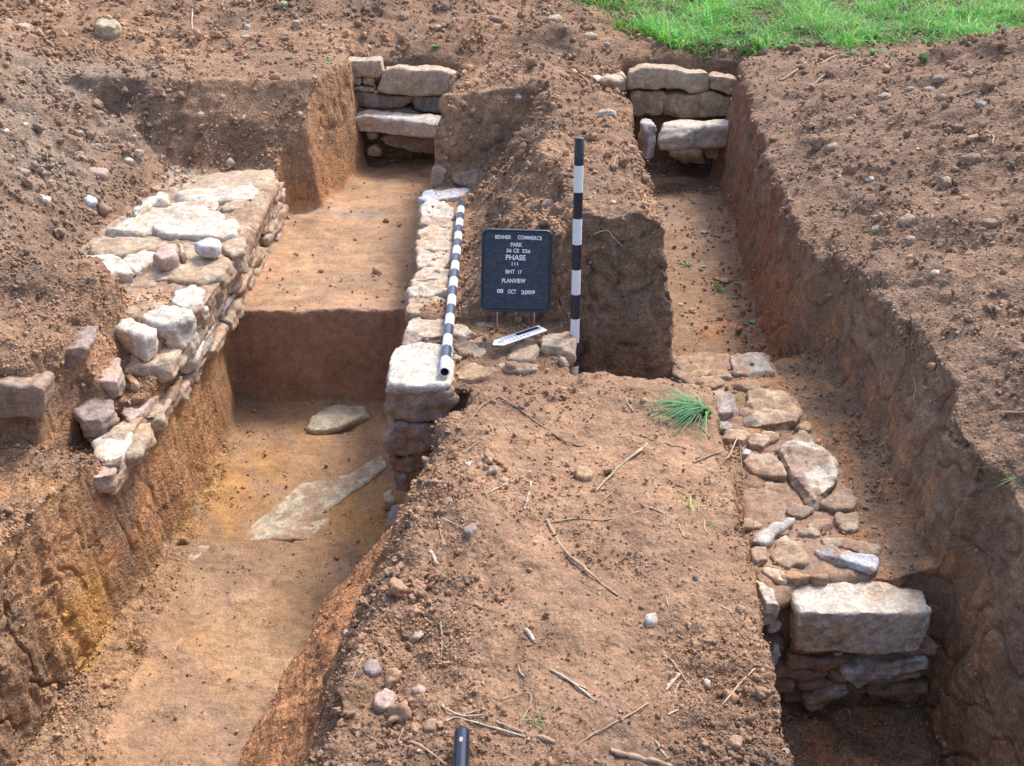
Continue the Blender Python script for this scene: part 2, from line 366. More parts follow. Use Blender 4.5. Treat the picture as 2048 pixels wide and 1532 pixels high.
# ------------------------------------------------------------------ materials
MATS = {}
def mat(name):
    m = bpy.data.materials.new(name); m.use_nodes = True
    n = m.node_tree; b = n.nodes['Principled BSDF']
    MATS[name] = m
    return m, n, b
def N_(n, t, **kw):
    k = n.nodes.new(t)
    for a, v in kw.items():
        if a.startswith('i_'):
            key = a[2:]
            key = int(key) if key.isdigit() else key.replace('_', ' ')
            k.inputs[key].default_value = v
        else: setattr(k, a, v)
    return k
def soil_like(name, attr=True, base=(0.3, 0.2, 0.1), bump=0.6, scale=1.0, rough=0.95, speck=0.35, strata=0.0, grain=1.0, mott=1.0, dist=0.02):
    m, n, b = mat(name)
    L = n.links.new
    tc = N_(n, 'ShaderNodeTexCoord')
    co = tc.outputs['Object']
    if attr:
        at = N_(n, 'ShaderNodeVertexColor', layer_name='Col'); colr = at.outputs[0]; alp = at.outputs[1]
    else:
        rgb = N_(n, 'ShaderNodeRGB'); rgb.outputs[0].default_value = (*base, 1); colr = rgb.outputs[0]; alp = None
    n1 = N_(n, 'ShaderNodeTexNoise', i_Scale=30 * scale, i_Detail=6.0, i_Roughness=0.68); L(co, n1.inputs['Vector'])
    n2 = N_(n, 'ShaderNodeTexNoise', i_Scale=150 * scale, i_Detail=3.0, i_Roughness=0.6); L(co, n2.inputs['Vector'])
    # warped cells: grains of different sizes
    wv = N_(n, 'ShaderNodeVectorMath', operation='MULTIPLY_ADD'); L(n1.outputs['Color'], wv.inputs[0]); wv.inputs[1].default_value = (0.02, 0.02, 0.02); L(co, wv.inputs[2])
    vo = N_(n, 'ShaderNodeTexVoronoi', i_Scale=70 * scale, feature='SMOOTH_F1'); vo.inputs['Smoothness'].default_value = 0.25; L(wv.outputs[0], vo.inputs['Vector'])
    vs = N_(n, 'ShaderNodeTexVoronoi', i_Scale=150 * scale); L(wv.outputs[0], vs.inputs['Vector'])
    def mrange(src, a, b_, c, d):
        mr = N_(n, 'ShaderNodeMapRange'); mr.inputs[1].default_value = a; mr.inputs[2].default_value = b_; mr.inputs[3].default_value = c; mr.inputs[4].default_value = d
        L(src, mr.inputs[0]); return mr.outputs[0]
    def mul(a, b_):
        k = N_(n, 'ShaderNodeMath', operation='MULTIPLY'); L(a, k.inputs[0])
        if isinstance(b_, float): k.inputs[1].default_value = b_
        else: L(b_, k.inputs[1])
        return k.outputs[0]
    def add(a, b_):
        k = N_(n, 'ShaderNodeMath', operation='ADD'); L(a, k.inputs[0]); L(b_, k.inputs[1]); return k.outputs[0]
    sp = N_(n, 'ShaderNodeSeparateColor'); L(vs.outputs['Color'], sp.inputs[0])
    sp2 = N_(n, 'ShaderNodeSeparateColor'); L(vo.outputs['Color'], sp2.inputs[0])
    v = mul(mul(mrange(n1.outputs['Fac'], 0.3, 0.7, 1 - 0.38 * mott, 1 + 0.32 * mott), mrange(n2.outputs['Fac'], 0.3, 0.7, 0.82, 1.18)), mrange(sp.outputs[1], 0, 1, 1 - 0.22 * mott, 1 + 0.22 * mott))
    if alp is not None:
        mm = N_(n, 'ShaderNodeMix', data_type='FLOAT'); mm.inputs[2].default_value = 1.0; L(mrange(alp, 0, 1, 0.25, 1.0), mm.inputs[0]); L(v, mm.inputs[3]); v = mm.outputs[0]
    vm = N_(n, 'ShaderNodeVectorMath', operation='SCALE'); L(colr, vm.inputs[0]); L(v, vm.inputs['Scale'])
    lt = N_(n, 'ShaderNodeMath', operation='LESS_THAN', i_1=0.33); L(vs.outputs['Distance'], lt.inputs[0])
    gt = N_(n, 'ShaderNodeMath', operation='GREATER_THAN', i_1=0.955); L(sp.outputs[0], gt.inputs[0])
    mx = N_(n, 'ShaderNodeMix', data_type='RGBA'); L(mul(mul(lt.outputs[0], gt.outputs[0]), speck), mx.inputs[0]); L(vm.outputs[0], mx.inputs[6]); mx.inputs[7].default_value = (0.62, 0.50, 0.40, 1)
    L(mx.outputs[2], b.inputs['Base Color'])
    b.inputs['Roughness'].default_value = rough
    b.inputs['Specular IOR Level'].default_value = 0.25
    h = add(add(mul(n1.outputs['Fac'], 0.8), mul(n2.outputs['Fac'], 0.22)), mul(vo.outputs['Distance'], -0.45 * grain))
    h = add(h, mul(vs.outputs['Distance'], -0.20 * grain))
    if strata:
        mp = N_(n, 'ShaderNodeMapping'); mp.inputs['Scale'].default_value = (6, 6, 70); mp.inputs['Rotation'].default_value = (0.15, 0.1, 0); L(co, mp.inputs[0])
        n3 = N_(n, 'ShaderNodeTexNoise', i_Scale=1.0, i_Detail=5.0); L(mp.outputs[0], n3.inputs['Vector'])
        h = add(h, mul(n3.outputs['Fac'], float(strata)))
    bp = N_(n, 'ShaderNodeBump', i_Strength=bump, i_Distance=dist)
    if alp is not None: L(mrange(alp, 0, 1, 0.25 * bump, bump), bp.inputs['Strength'])
    bp = bp; L(h, bp.inputs['Height']); L(bp.outputs[0], b.inputs['Normal'])
    return m
M_SOIL = soil_like('soil', bump=0.8)
M_CRUMB = soil_like('soil_crumb', bump=0.3, grain=0.3, mott=0.5, dist=0.006)
M_STONE = soil_like('stone', bump=0.7, scale=0.8, rough=0.85, speck=0.1, strata=0.3, grain=0.10, mott=0.8, dist=0.015)

def tag(o, label=None, cat=None, group=None, kind=None):
    if label: o['label'] = label
    if cat: o['category'] = cat
    if group: o['group'] = group
    if kind: o['kind'] = kind
    return o

# ------------------------------------------------------------------ ground
gm = build_ground()
displace_ground(gm)
gX = get_co(gm); gN = get_no(gm)
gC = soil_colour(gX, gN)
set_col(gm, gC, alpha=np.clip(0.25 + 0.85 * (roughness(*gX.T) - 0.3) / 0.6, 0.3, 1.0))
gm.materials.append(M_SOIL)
ground = bpy.data.objects.new('ground', gm); COL.objects.link(ground)
tag(ground, kind='structure')
polys = np.empty(len(gm.polygons) * 4, np.int32)
BVH = BVHTree.FromPolygons([tuple(v) for v in gX.tolist()], [tuple(p.vertices) for p in gm.polygons])
print('ground done', round(time.time() - T0, 1))
def hit(px, py):
    d = ray(px, py).normalized()
    r = BVH.ray_cast(Vector((0, 0, CZ)), d)
    return r[0], r[1], r[2]
def drop(x, y, z0=2.0):
    r = BVH.ray_cast(Vector((x, y, z0)), Vector((0, 0, -1)))
    return r[0], r[1], r[2]
# ------------------------------------------------------------------ mesh helpers
def link(me, name, m, parent=None, loc=None):
    o = bpy.data.objects.new(name, me)
    if m is not None and not me.materials: me.materials.append(m)
    COL.objects.link(o)
    if loc is not None: o.location = loc
    if parent is not None:
        o.parent = parent
        o.location = Vector(loc if loc is not None else (0, 0, 0)) - parent.location
    return o
def empty(name, loc, label, cat, group=None):
    o = bpy.data.objects.new(name, None); COL.objects.link(o); o.location = loc; o.empty_display_size = 0.05
    return tag(o, label, cat, group)
def mesh_from(V, F, name='m'):
    me = bpy.data.meshes.new(name); me.from_pydata([tuple(v) for v in V], [], F); me.update(); return me
def grid_mesh(V, quads, name='m'):
    me = bpy.data.meshes.new(name)
    V = np.asarray(V, np.float32); q = np.asarray(quads, np.int32)
    me.vertices.add(len(V)); me.vertices.foreach_set('co', V.ravel())
    k = q.shape[1]
    me.loops.add(q.size); me.loops.foreach_set('vertex_index', q.ravel())
    me.polygons.add(len(q)); me.polygons.foreach_set('loop_start', (np.arange(len(q)) * k).astype(np.int32))
    me.update(calc_edges=True)
    return me
def plain(name, col, rough=0.5, spec=0.5, metal=0.0, bump=None, var=0.0):
    m, n, b = mat(name); L = n.links.new
    b.inputs['Base Color'].default_value = (*col, 1); b.inputs['Roughness'].default_value = rough
    b.inputs['Specular IOR Level'].default_value = spec; b.inputs['Metallic'].default_value = metal
    tc = N_(n, 'ShaderNodeTexCoord')
    no = N_(n, 'ShaderNodeTexNoise', i_Scale=60.0, i_Detail=6.0, i_Roughness=0.7); L(tc.outputs['Object'], no.inputs['Vector'])
    if var:
        mr = N_(n, 'ShaderNodeMapRange'); mr.inputs[1].default_value = 0.42; mr.inputs[2].default_value = 0.72
        mr.inputs[3].default_value = 0; mr.inputs[4].default_value = var; L(no.outputs['Fac'], mr.inputs[0])
        mx = N_(n, 'ShaderNodeMix', data_type='RGBA'); L(mr.outputs[0], mx.inputs[0]); mx.inputs[6].default_value = (*col, 1)
        mx.inputs[7].default_value = (0.30, 0.21, 0.15, 1); L(mx.outputs[2], b.inputs['Base Color'])
    if bump:
        bp = N_(n, 'ShaderNodeBump', i_Strength=bump, i_Distance=0.003); L(no.outputs['Fac'], bp.inputs['Height']); L(bp.outputs[0], b.inputs['Normal'])
    return m

# ------------------------------------------------------------------ stones
CW = {'W': (0.60, 0.53, 0.445), 'C': (0.56, 0.455, 0.355), 'T': (0.50, 0.39, 0.28), 'B': (0.33, 0.235, 0.175), 'G': (0.37, 0.33, 0.30), 'L': (0.54, 0.545, 0.56),
      'P': (0.50, 0.37, 0.31), 'Y': (0.48, 0.39, 0.27), 'D': (0.235, 0.17, 0.13), 'O': (0.46, 0.30, 0.18), 'N': (0.49, 0.42, 0.30), 'V': (0.34, 0.275, 0.25)}
SEED = [0]
def smoothed_outline(P, n=None):
    return P
def stone_mesh(top, dv, col, dust=0.4, rough=1.0, taper=0.94, vs=None, rounding=1, jag=1.0, cuts=6, beds=0.7, bed=Vector((0, 0, 1))):
    SEED[0] += 1; sd = SEED[0] * 13
    rnd = random.Random(sd)
    dust = dust + 0.06 if dust > 0.06 else dust
    top = [Vector(p) for p in top]; n = len(top)
    c = sum(top, Vector()) / n
    size = max((p - c).length for p in top)
    # orient so the cap faces away from dv
    nrm = Vector()
    for i in range(n): nrm += (top[i] - c).cross(top[(i + 1) % n] - c)
    if nrm.dot(dv) > 0: top.reverse()
    # broken outline: every edge split and knocked about a little
    T = []
    for i in range(n):
        a_, b_ = top[i], top[(i + 1) % n]; e_ = b_ - a_; k_ = max(1, min(4, int(e_.length / (size * 0.28))))
        pr = e_.cross(dv)
        pr = pr.normalized() if pr.length > 1e-9 else Vector((0, 0, 0))
        for j in range(k_):
            q_ = a_ + e_ * (j / k_)
            if j: q_ = q_ + pr * rnd.uniform(-0.055, 0.055) * size * jag
            T.append(q_)
    top = T; n = len(top)
    th_ = dv.length; ch = min(th_ * 0.2, size * 0.05)
    rings = [[c + (p - c) * (1 - rnd.uniform(0.0, 0.05) * jag) for p in top]]
    rings.append([c + (p - c) * rnd.uniform(0.99, 1.02) + dv.normalized() * ch * rnd.uniform(0.4, 1.5) for p in top])
    rings.append([c + (p - c) * (0.5 + 0.5 * taper) * rnd.uniform(0.95, 1.03) + dv * 0.6 for p in top])
    rings.append([c + (p - c) * taper * 0.97 + dv for p in top])
    V = [p for r_ in rings for p in r_]; m_ = len(rings)
    F = [list(range(n)), list(range(m_ * n - 1, (m_ - 1) * n - 1, -1))]
    for k_ in range(m_ - 1): F += [[k_ * n + i, (k_ + 1) * n + i, (k_ + 1) * n + (i + 1) % n, k_ * n + (i + 1) % n] for i in range(n)]
    cc = c + dv * 0.5
    V = [v - cc for v in V]
    me = mesh_from(V, F)
    D = (cc - Vector((0, 0, CZ))).length
    if vs is None: vs = max(0.0021 * D, size / 95.0, 0.0025)
    vs = min(vs, max(dv.length * 0.3, 0.003))
    tmp = bpy.data.objects.new('tmp', me); COL.objects.link(tmp)
    md = tmp.modifiers.new('r', 'REMESH'); md.mode = 'VOXEL'; md.voxel_size = vs
    ms = tmp.modifiers.new('s', 'SMOOTH'); ms.factor = 0.4; ms.iterations = rounding
    out = bpy.data.meshes.new_from_object(tmp.evaluated_get(bpy.context.evaluated_depsgraph_get()))
    bpy.data.objects.remove(tmp); bpy.data.meshes.remove(me)
    X = get_co(out); N = get_no(out)
    # break off corners: random planes shave the block into facets
    ext = np.maximum(X.max(0) - X.min(0), 1e-4); Q = X / ext
    rp = np.random.RandomState(sd)
    for _ in range(cuts):
        dr = rp.randn(3); dr /= np.linalg.norm(dr); pr_ = Q @ dr
        off = np.quantile(pr_, rp.uniform(0.935, 0.993)); Q = Q - np.maximum(0, pr_ - off)[:, None] * dr * 0.92
    X = Q * ext
    out.vertices.foreach_set('co', X.astype(np.float32).ravel()); out.update(); N = get_no(out)
    x, y, z = X.T; o = sd * 3.7
    b = np.array(bed); h = X @ b
    s1 = max(size * 0.6, 0.03)
    d = 0.012 * size * perlin(x / s1 + o, y / s1, z / s1, sd)
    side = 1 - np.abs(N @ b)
    # split layers: small steps on the faces
    st_ = perlin(x / (s1 * 0.7) + o, y / (s1 * 0.7), z / (s1 * 0.7), sd + 3) + 0.3 * perlin(x / 0.03 + o, y / 0.03, z / 0.03, sd + 4)
    stp = np.floor(st_ * 3.5); d += min(0.006, 0.035 * size) * (stp + sstep(0.0, 0.5, st_ * 3.5 - stp)) * 0.8
    d += 0.006 * perlin(x / 0.07 + o, y / 0.07, z / 0.07, sd + 5) * min(1, size / 0.1)
    wl = max(0.026, vs * 3)
    d += 0.005 * (0.3 - np.abs(perlin(x / wl + o, y / wl, z / wl, sd + 7)))
    lay = perlin(x / 0.3 + o, y / 0.3, h / max(0.018, vs * 2.5), sd + 9)
    d += beds * 0.010 * (sstep(-0.1, 0.25, lay) - 0.5) * side * min(1, size / 0.12)
    X2 = X + N * (d * rough)[:, None]
    out.vertices.foreach_set('co', X2.astype(np.float32).ravel()); out.update()
    out.polygons.foreach_set('use_smooth', np.ones(len(out.polygons), bool))
    n1 = fbm(x + o, y, z, 0.10, sd + 11, 3); n2 = fbm(x + o, y, z, 0.03, sd + 12, 2)
    base = np.array(CW[col] if isinstance(col, str) else col)
    C = np.tile(base, (len(x), 1))
    C *= (1 + 0.22 * n1 + 0.16 * n2)[:, None]
    C = mixc(C, base * np.array([1.0, 0.78, 0.58]), sstep(0.1, 0.7, fbm(x + o, y, z, 0.16, sd + 14, 2)) * 0.6)
    C = mixc(C, base * 0.55, sstep(0.25, 0.6, lay) * side * 0.7 * min(1, beds))
    C = mixc(C, (0.36, 0.255, 0.18), side * 0.45 * sstep(-0.3, 0.4, n1 + n2) * min(1.0, dust * 4))  # upright faces turn browner than the caps, by their normal
    C = mixc(C, (0.30, 0.19, 0.125), sstep(0.55 - dust, 0.95 - dust * 0.8, n1 * 0.8 + n2 * 0.5 + 0.35) * min(1, dust * 1.6))
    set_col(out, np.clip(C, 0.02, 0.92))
    return out, cc
def slab(P, z, th, col, dust=0.4, parent=None, name='stone', tilt=(0, 0), **k):
    """outline on a level plane, extruded down"""
    pts = [PZ(px, py, z) for px, py in P]
    me, c = stone_mesh(pts, Vector((tilt[0], tilt[1], -th)), col, dust, **k)
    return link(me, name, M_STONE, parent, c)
def face(P, y, dep, col, dust=0.4, parent=None, name='stone', dz=0.0, **k):
    """outline on an upright plane facing the camera, extruded away"""
    pts = [PY(px, py, y) for px, py in P]
    me, c = stone_mesh(pts, Vector((0, dep, dz)), col, dust, **k)
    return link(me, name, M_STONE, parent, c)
def sidef(P, x, dep, col, dust=0.4, parent=None, name='stone', **k):
    """outline on an upright plane facing right, extruded left"""
    pts = [PX(px, py, x) for px, py in P]
    me, c = stone_mesh(pts, Vector((-dep, 0, 0)), col, dust, **k)
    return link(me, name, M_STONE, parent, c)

# central wall
cw = empty('stone_wall', (-0.3, 4.2, 0), 'narrow mortared stone wall down the middle of the dig with the striped pole lying on top', 'wall')
def C_(f, *a, **k): return f(*a, parent=cw, **k)
C_(slab, [(776,768),(779,735),(788,692),(830,684),(905,686),(908,730),(900,768),(840,773)], 0.010, 0.05, 'W', 0.14, rough=0.7, cuts=4, beds=0.1)
C_(slab, [(806,676),(812,648),(822,628),(870,630),(900,640),(960,662),(930,670),(870,672)], 0.005, 0.10, 'C', 0.30)
C_(slab, [(813,626),(820,594),(860,590),(905,596),(920,612),(915,628),(850,628)], 0.0, 0.10, 'T', 0.35)
C_(slab, [(818,590),(822,562),(842,548),(880,552),(903,565),(903,592),(860,592)], 0.012, 0.12, 'C', 0.15, rough=1.5)
C_(slab, [(822,560),(832,536),(860,530),(900,540),(903,562),(860,560)], 0.016, 0.12, 'C', 0.22, rough=1.3)
C_(slab, [(833,534),(835,502),(860,498),(908,503),(905,538),(870,536)], 0.010, 0.12, 'C', 0.15)
C_(slab, [(832,500),(831,480),(860,474),(908,480),(908,502),(860,500)], 0.012, 0.10, 'C', 0.28)
C_(slab, [(837,477),(836,456),(870,450),(910,455),(910,477),(870,477)], 0.012, 0.10, 'C', 0.2)
C_(slab, [(838,453),(840,433),(870,430),(912,434),(912,454),(870,452)], 0.014, 0.10, 'C', 0.35)
C_(slab, [(841,430),(842,402),(870,400),(903,406),(910,431),(870,432)], 0.020, 0.12, 'W', 0.12)
C_(slab, [(836,396),(848,380),(890,376),(940,376),(922,391),(880,399),(850,400)], 0.020, 0.09, 'L', 0.15)
C_(face, [(862,344),(878,333),(892,345),(890,372),(864,374)], 5.62, 0.12, 'G', 0.3)
for P, z, c in (([(925,492),(960,496),(965,512),(930,516)], -0.015, 'T'), ([(922,528),(958,532),(945,556),(924,556)], -0.012, 'P'),
                ([(915,580),(955,600),(985,612),(950,618),(918,610)], -0.015, 'B'), ([(925,458),(950,462),(948,478),(924,476)], -0.012, 'B'),
                ([(938,634),(960,624),(990,630),(988,650),(958,652)], -0.008, 'T'), ([(905,640),(930,634),(940,650),(915,656)], -0.01, 'O')):
    C_(slab, P, z, 0.08, c, 0.5)
C_(slab, [(905,692),(925,679),(950,684),(975,703),(955,716),(930,708)], 0.0, 0.07, 'T', 0.3)
C_(slab, [(898,716),(908,706),(930,712),(955,728),(925,738),(902,730)], -0.01, 0.06, 'C', 0.3)
C_(slab, [(1010,716),(1028,688),(1050,678),(1078,680),(1080,712),(1040,720)], -0.004, 0.05, 'T', 0.3, rough=0.6)
C_(slab, [(1080,690),(1086,664),(1120,660),(1148,664),(1153,690),(1115,694)], 0.020, 0.09, 'T', 0.25, rough=0.6)
C_(slab, [(1090,716),(1084,700),(1150,698),(1150,718),(1120,722)], -0.07, 0.05, 'T', 0.55)
C_(slab, [(915,676),(960,668),(1060,664),(1080,690),(1020,694),(950,692)], -0.018, 0.06, 'P', 0.75, rough=0.6)
C_(slab, [(905,742),(940,728),(985,728),(1005,738),(960,752),(915,756)], -0.004, 0.08, 'O', 0.35)
C_(slab, [(990,726),(1030,722),(1080,722),(1075,738),(1010,740)], -0.01, 0.06, 'T', 0.5)
# its broken end, stones one over the other
C_(face, [(772,778),(840,782),(905,778),(912,800),(900,838),(860,846),(800,842),(770,850),(767,810)], 3.255, 0.26, 'V', 0.5, rough=1.2, cuts=4, beds=0.1)
C_(face, [(768,852),(800,846),(850,850),(898,845),(885,880),(850,905),(800,918),(772,905)], 3.26, 0.26, 'V', 0.6, rough=1.2, cuts=4, beds=0.1)
C_(face, [(774,908),(800,920),(850,908),(872,915),(860,940),(810,948),(776,940)], 3.28, 0.25, 'B', 0.5)
C_(face, [(782,944),(828,950),(820,985),(790,982)], 3.28, 0.2, 'V', 0.5)
C_(face, [(826,952),(868,945),(850,990),(838,1020),(812,1018)], 3.27, 0.2, 'B', 0.9)
C_(slab, [(762,985),(785,975),(790,1000),(770,1004)], -0.74, 0.05, 'Y', 0.2)
C_(face, [(765,1075),(775,1050),(800,1045),(812,1075),(800,1095),(768,1100)], 3.22, 0.15, 'G', 0.5)

# left rubble wall
lw = empty('stone_wall', (-1.7, 4.6, 0), 'broad white and tan rubble wall along the left trench, stepping down towards the viewer', 'wall')
def L_(f, *a, **k): return f(*a, parent=lw, **k)
L_(slab, [(368,356),(420,345),(545,334),(552,350),(545,366),(490,378),(350,386)], 0.007, 0.12, 'T', 0.25)
L_(slab, [(345,384),(420,374),(500,366),(520,378),(505,396),(440,402),(330,402)], 0.016, 0.12, 'W', 0.22)
L_(slab, [(258,428),(300,408),(400,396),(440,400),(432,412),(345,420),(270,440)], 0.018, 0.12, 'W', 0.3)
L_(slab, [(438,412),(470,396),(494,398),(484,414),(450,422)], 0.018, 0.10, 'T', 0.3)
L_(slab, [(262,424),(284,400),(318,382),(336,386),(338,396),(312,398),(288,412),(268,428)], 0.057, 0.05, 'W', 0.05)
L_(slab, [(205,462),(270,432),(350,420),(420,414),(448,428),(470,440),(440,448),(330,462),(240,470)], 0.020, 0.13, 'W', 0.28)
L_(slab, [(300,450),(360,440),(470,436),(480,452),(470,470),(400,474),(330,468)], 0.032, 0.10, 'W', 0.10)
L_(slab, [(160,502),(205,470),(290,464),(335,470),(350,484),(300,498),(230,508)], 0.018, 0.13, 'T', 0.35)
L_(slab, [(118,524),(150,504),(220,508),(245,520),(268,545),(230,548),(205,556),(160,540)], 0.042, 0.13, 'W', 0.05, rough=1.2)
L_(slab, [(240,512),(270,498),(310,494),(308,514),(290,528),(270,540),(252,530)], 0.032, 0.10, 'W', 0.12)
L_(slab, [(304,506),(320,492),(350,486),(357,506),(344,512),(322,518)], 0.077, 0.07, 'P', 0.15, rough=0.6)
L_(slab, [(356,486),(366,486),(370,505),(360,508)], 0.062, 0.05, 'T', 0.2)
L_(slab, [(386,484),(404,475),(440,472),(443,484),(430,494),(404,494)], 0.077, 0.06, 'L', 0.02, rough=0.6)
L_(slab, [(272,552),(290,530),(350,510),(420,494),(452,508),(462,528),(445,552),(400,562),(340,556)], 0.002, 0.14, 'T', 0.3)
L_(slab, [(440,486),(470,470),(492,478),(486,505),(462,512)], 0.012, 0.12, 'T', 0.3)
L_(slab, [(172,562),(230,552),(310,556),(312,568),(240,572),(190,578)], -0.008, 0.06, 'T', 0.45)
L_(slab, [(188,592),(204,576),(236,576),(254,592),(248,612),(214,610)], 0.002, 0.10, 'P', 0.4)
L_(slab, [(310,578),(330,572),(348,596),(344,610),(326,606)], -0.05, 0.08, 'T', 0.5)
L_(slab, [(342,604),(350,576),(386,564),(410,572),(412,590),(390,606),(362,614)], 0.002, 0.14, 'W', 0.08)
L_(slab, [(272,628),(300,612),(350,608),(384,616),(378,636),(352,650),(310,646)], -0.003, 0.19, 'W', 0.12)
L_(slab, [(226,652),(238,636),(262,634),(314,654),(306,668),(284,680),(262,668)], -0.008, 0.11, 'W', 0.02, rough=0.5)
L_(slab, [(286,706),(300,690),(338,686),(344,700),(330,728),(300,740)], -0.16, 0.14, 'P', 0.45)
L_(slab, [(196,762),(204,736),(222,712),(238,718),(246,738),(236,762)], -0.10, 0.10, 'P', 0.15, rough=0.8)
L_(slab, [(246,738),(262,742),(276,764),(262,768)], -0.15, 0.06, 'O', 0.3)
L_(slab, [(148,806),(168,796),(200,786),(222,802),(230,820),(200,838),(162,838)], -0.17, 0.11, 'V', 0.25)
L_(slab, [(240,824),(266,792),(300,772),(322,768),(318,790),(280,826),(256,842)], -0.22, 0.05, 'P', 0.25)
L_(slab, [(184,916),(182,880),(202,858),(240,848),(272,850),(262,882),(238,916),(210,918)], -0.235, 0.05, 'W', 0.06, rough=0.5)
L_(slab, [(238,846),(262,830),(276,842),(268,856)], -0.235, 0.05, 'Y', 0.2)
L_(face, [(198,928),(236,926),(232,985),(222,990),(205,962)], 3.13, 0.14, 'D', 0.2)
L_(slab, [(376,348),(545,337),(556,366),(522,420),(492,480),(452,556),(404,616),(320,640),(262,636),(196,604),(150,556),(112,524),(196,462),(262,422),(330,382)], -0.014, 0.14, 'T', 0.5, name='mortar_bed', rough=1.5, cuts=0, jag=0.8)
# upright side of it
L_(sidef, [(306,838),(340,796),(380,740),(396,752),(372,796),(334,832)], -1.40, 0.10, 'T', 0.45)
L_(sidef, [(262,856),(300,822),(326,812),(334,846),(300,892),(262,940),(234,990),(226,978),(238,930)], -1.435, 0.10, 'T', 0.3)
L_(slab, [(318,792),(345,764),(362,752),(356,772),(326,806)], -0.24, 0.07, 'B', 0.5)

rc_ = random.Random(4)
ztop = lambda y: float(np.interp(y, [2.9, 3.1, 3.5, 3.8, 4.0, 4.3], [-0.30, -0.24, -0.225, -0.12, -0.05, -0.02]))
xpl = lambda y: float(np.interp(y, [2.9, 3.3, 3.9, 4.5, 6.0], [-1.435, -1.395, -1.355, -1.355, -1.37]))
zb = -0.335
for k, hgt in enumerate((0.075, 0.062, 0.080, 0.055, 0.06)):
    y_ = 3.02 + rc_.uniform(0, 0.15)
    while y_ < 5.98:
        ln = rc_.choice((0.13, 0.18, 0.24, 0.30, 0.36)) * rc_.uniform(0.85, 1.15); ye = min(y_ + ln, 6.02); ym = (y_ + ye) / 2
        ht = hgt * rc_.uniform(0.8, 1.15)
        if zb + ht * 0.7 < ztop(ym) and ye - y_ > 0.05 and rc_.random() > 0.05:
            xo = xpl(ym) + rc_.uniform(-0.012, 0.028); j = lambda a: rc_.uniform(-a, a)
            z1 = min(zb + ht, ztop(ym) + 0.012)
            P = [(y_ + 0.006, zb + 0.004 + j(0.008)), (ym + j(0.04), zb + j(0.008)), (ye - 0.006, zb + 0.004 + j(0.01)), (ye - 0.004 + j(0.01), z1 - 0.004 + j(0.008)), (ym + j(0.05), z1 + j(0.01)), (y_ + 0.004 + j(0.01), z1 - 0.006 + j(0.01))]
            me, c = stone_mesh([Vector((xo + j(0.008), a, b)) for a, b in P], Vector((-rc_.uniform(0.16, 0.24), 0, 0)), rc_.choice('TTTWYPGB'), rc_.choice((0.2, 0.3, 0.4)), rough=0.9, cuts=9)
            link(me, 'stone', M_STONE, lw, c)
        y_ = ye + rc_.uniform(0.0, 0.02)
    zb += hgt + 0.004
# right wall
rw = empty('stone_wall', (1.0, 3.2, -0.24), 'low uneven stone wall footing in the right hand trench, ending in a squared block', 'wall')
def R_(f, *a, **k): return f(*a, parent=rw, **k)
R_(slab, [(1462,712),(1475,704),(1528,702),(1542,722),(1550,742),(1510,754),(1464,748)], -0.202, 0.12, 'G', 0.57)
R_(slab, [(1345,712),(1375,705),(1455,706),(1468,730),(1450,746),(1400,752),(1352,744)], -0.217, 0.12, 'O', 0.60, rough=0.7)
R_(slab, [(1482,812),(1500,782),(1535,768),(1575,780),(1604,806),(1608,826),(1580,848),(1530,850),(1490,838)], -0.192, 0.12, 'T', 0.47, rough=1.3)
R_(slab, [(1398,800),(1404,778),(1450,774),(1476,800),(1470,820),(1420,830)], -0.187, 0.10, 'G', 0.32)
R_(slab, [(1470,752),(1500,758),(1540,754),(1560,770),(1520,772),(1480,776)], -0.222, 0.07, 'B', 0.60)
R_(slab, [(1556,898),(1560,874),(1584,858),(1620,870),(1640,892),(1664,918),(1680,944),(1668,972),(1628,996),(1606,966),(1572,926)], -0.182, 0.12, 'W', 0.45, rough=1.5)
R_(slab, [(1478,926),(1500,908),(1548,904),(1570,930),(1574,950),(1546,950),(1508,942)], -0.192, 0.10, 'T', 0.47)
R_(slab, [(1480,908),(1488,898),(1504,898),(1498,910)], -0.192, 0.05, 'L', 0.22)
R_(slab, [(1638,1006),(1664,984),(1700,974),(1714,996),(1712,1012),(1680,1020)], -0.197, 0.06, 'B', 0.37)
R_(slab, [(1664,1036),(1674,1022),(1694,1026),(1716,1024),(1718,1046),(1700,1062),(1684,1050)], -0.202, 0.05, 'B', 0.32)
R_(slab, [(1492,1000),(1500,972),(1540,960),(1590,985),(1600,1010),(1560,1030),(1510,1030)], -0.217, 0.08, 'T', 0.60)
R_(slab, [(1504,1078),(1516,1058),(1552,1044),(1592,1034),(1568,1056),(1530,1084)], -0.192, 0.07, 'L', 0.24)
R_(slab, [(1540,1112),(1552,1084),(1570,1068),(1588,1080),(1606,1084),(1624,1124),(1590,1128),(1574,1136)], -0.207, 0.07, 'T', 0.42)
R_(slab, [(1622,1094),(1660,1092),(1708,1102),(1762,1114),(1748,1136),(1700,1124),(1650,1110)], -0.192, 0.05, 'L', 0.42)
R_(slab, [(1640,1072),(1690,1074),(1760,1090),(1758,1108),(1700,1098),(1650,1088)], -0.202, 0.05, 'T', 0.60)
R_(slab, [(1498,1098),(1512,1090),(1532,1092),(1536,1118),(1510,1122)], -0.202, 0.06, 'P', 0.42)
R_(slab, [(1520,1134),(1548,1132),(1572,1142),(1576,1168),(1548,1158)], -0.202, 0.05, 'W', 0.32)
R_(slab, [(1512,1158),(1528,1162),(1552,1188),(1562,1204),(1532,1208),(1522,1188)], -0.207, 0.09, 'W', 0.24)
R_(slab, [(1534,1232),(1562,1236),(1566,1246),(1538,1250)], -0.312, 0.04, 'L', 0.27)
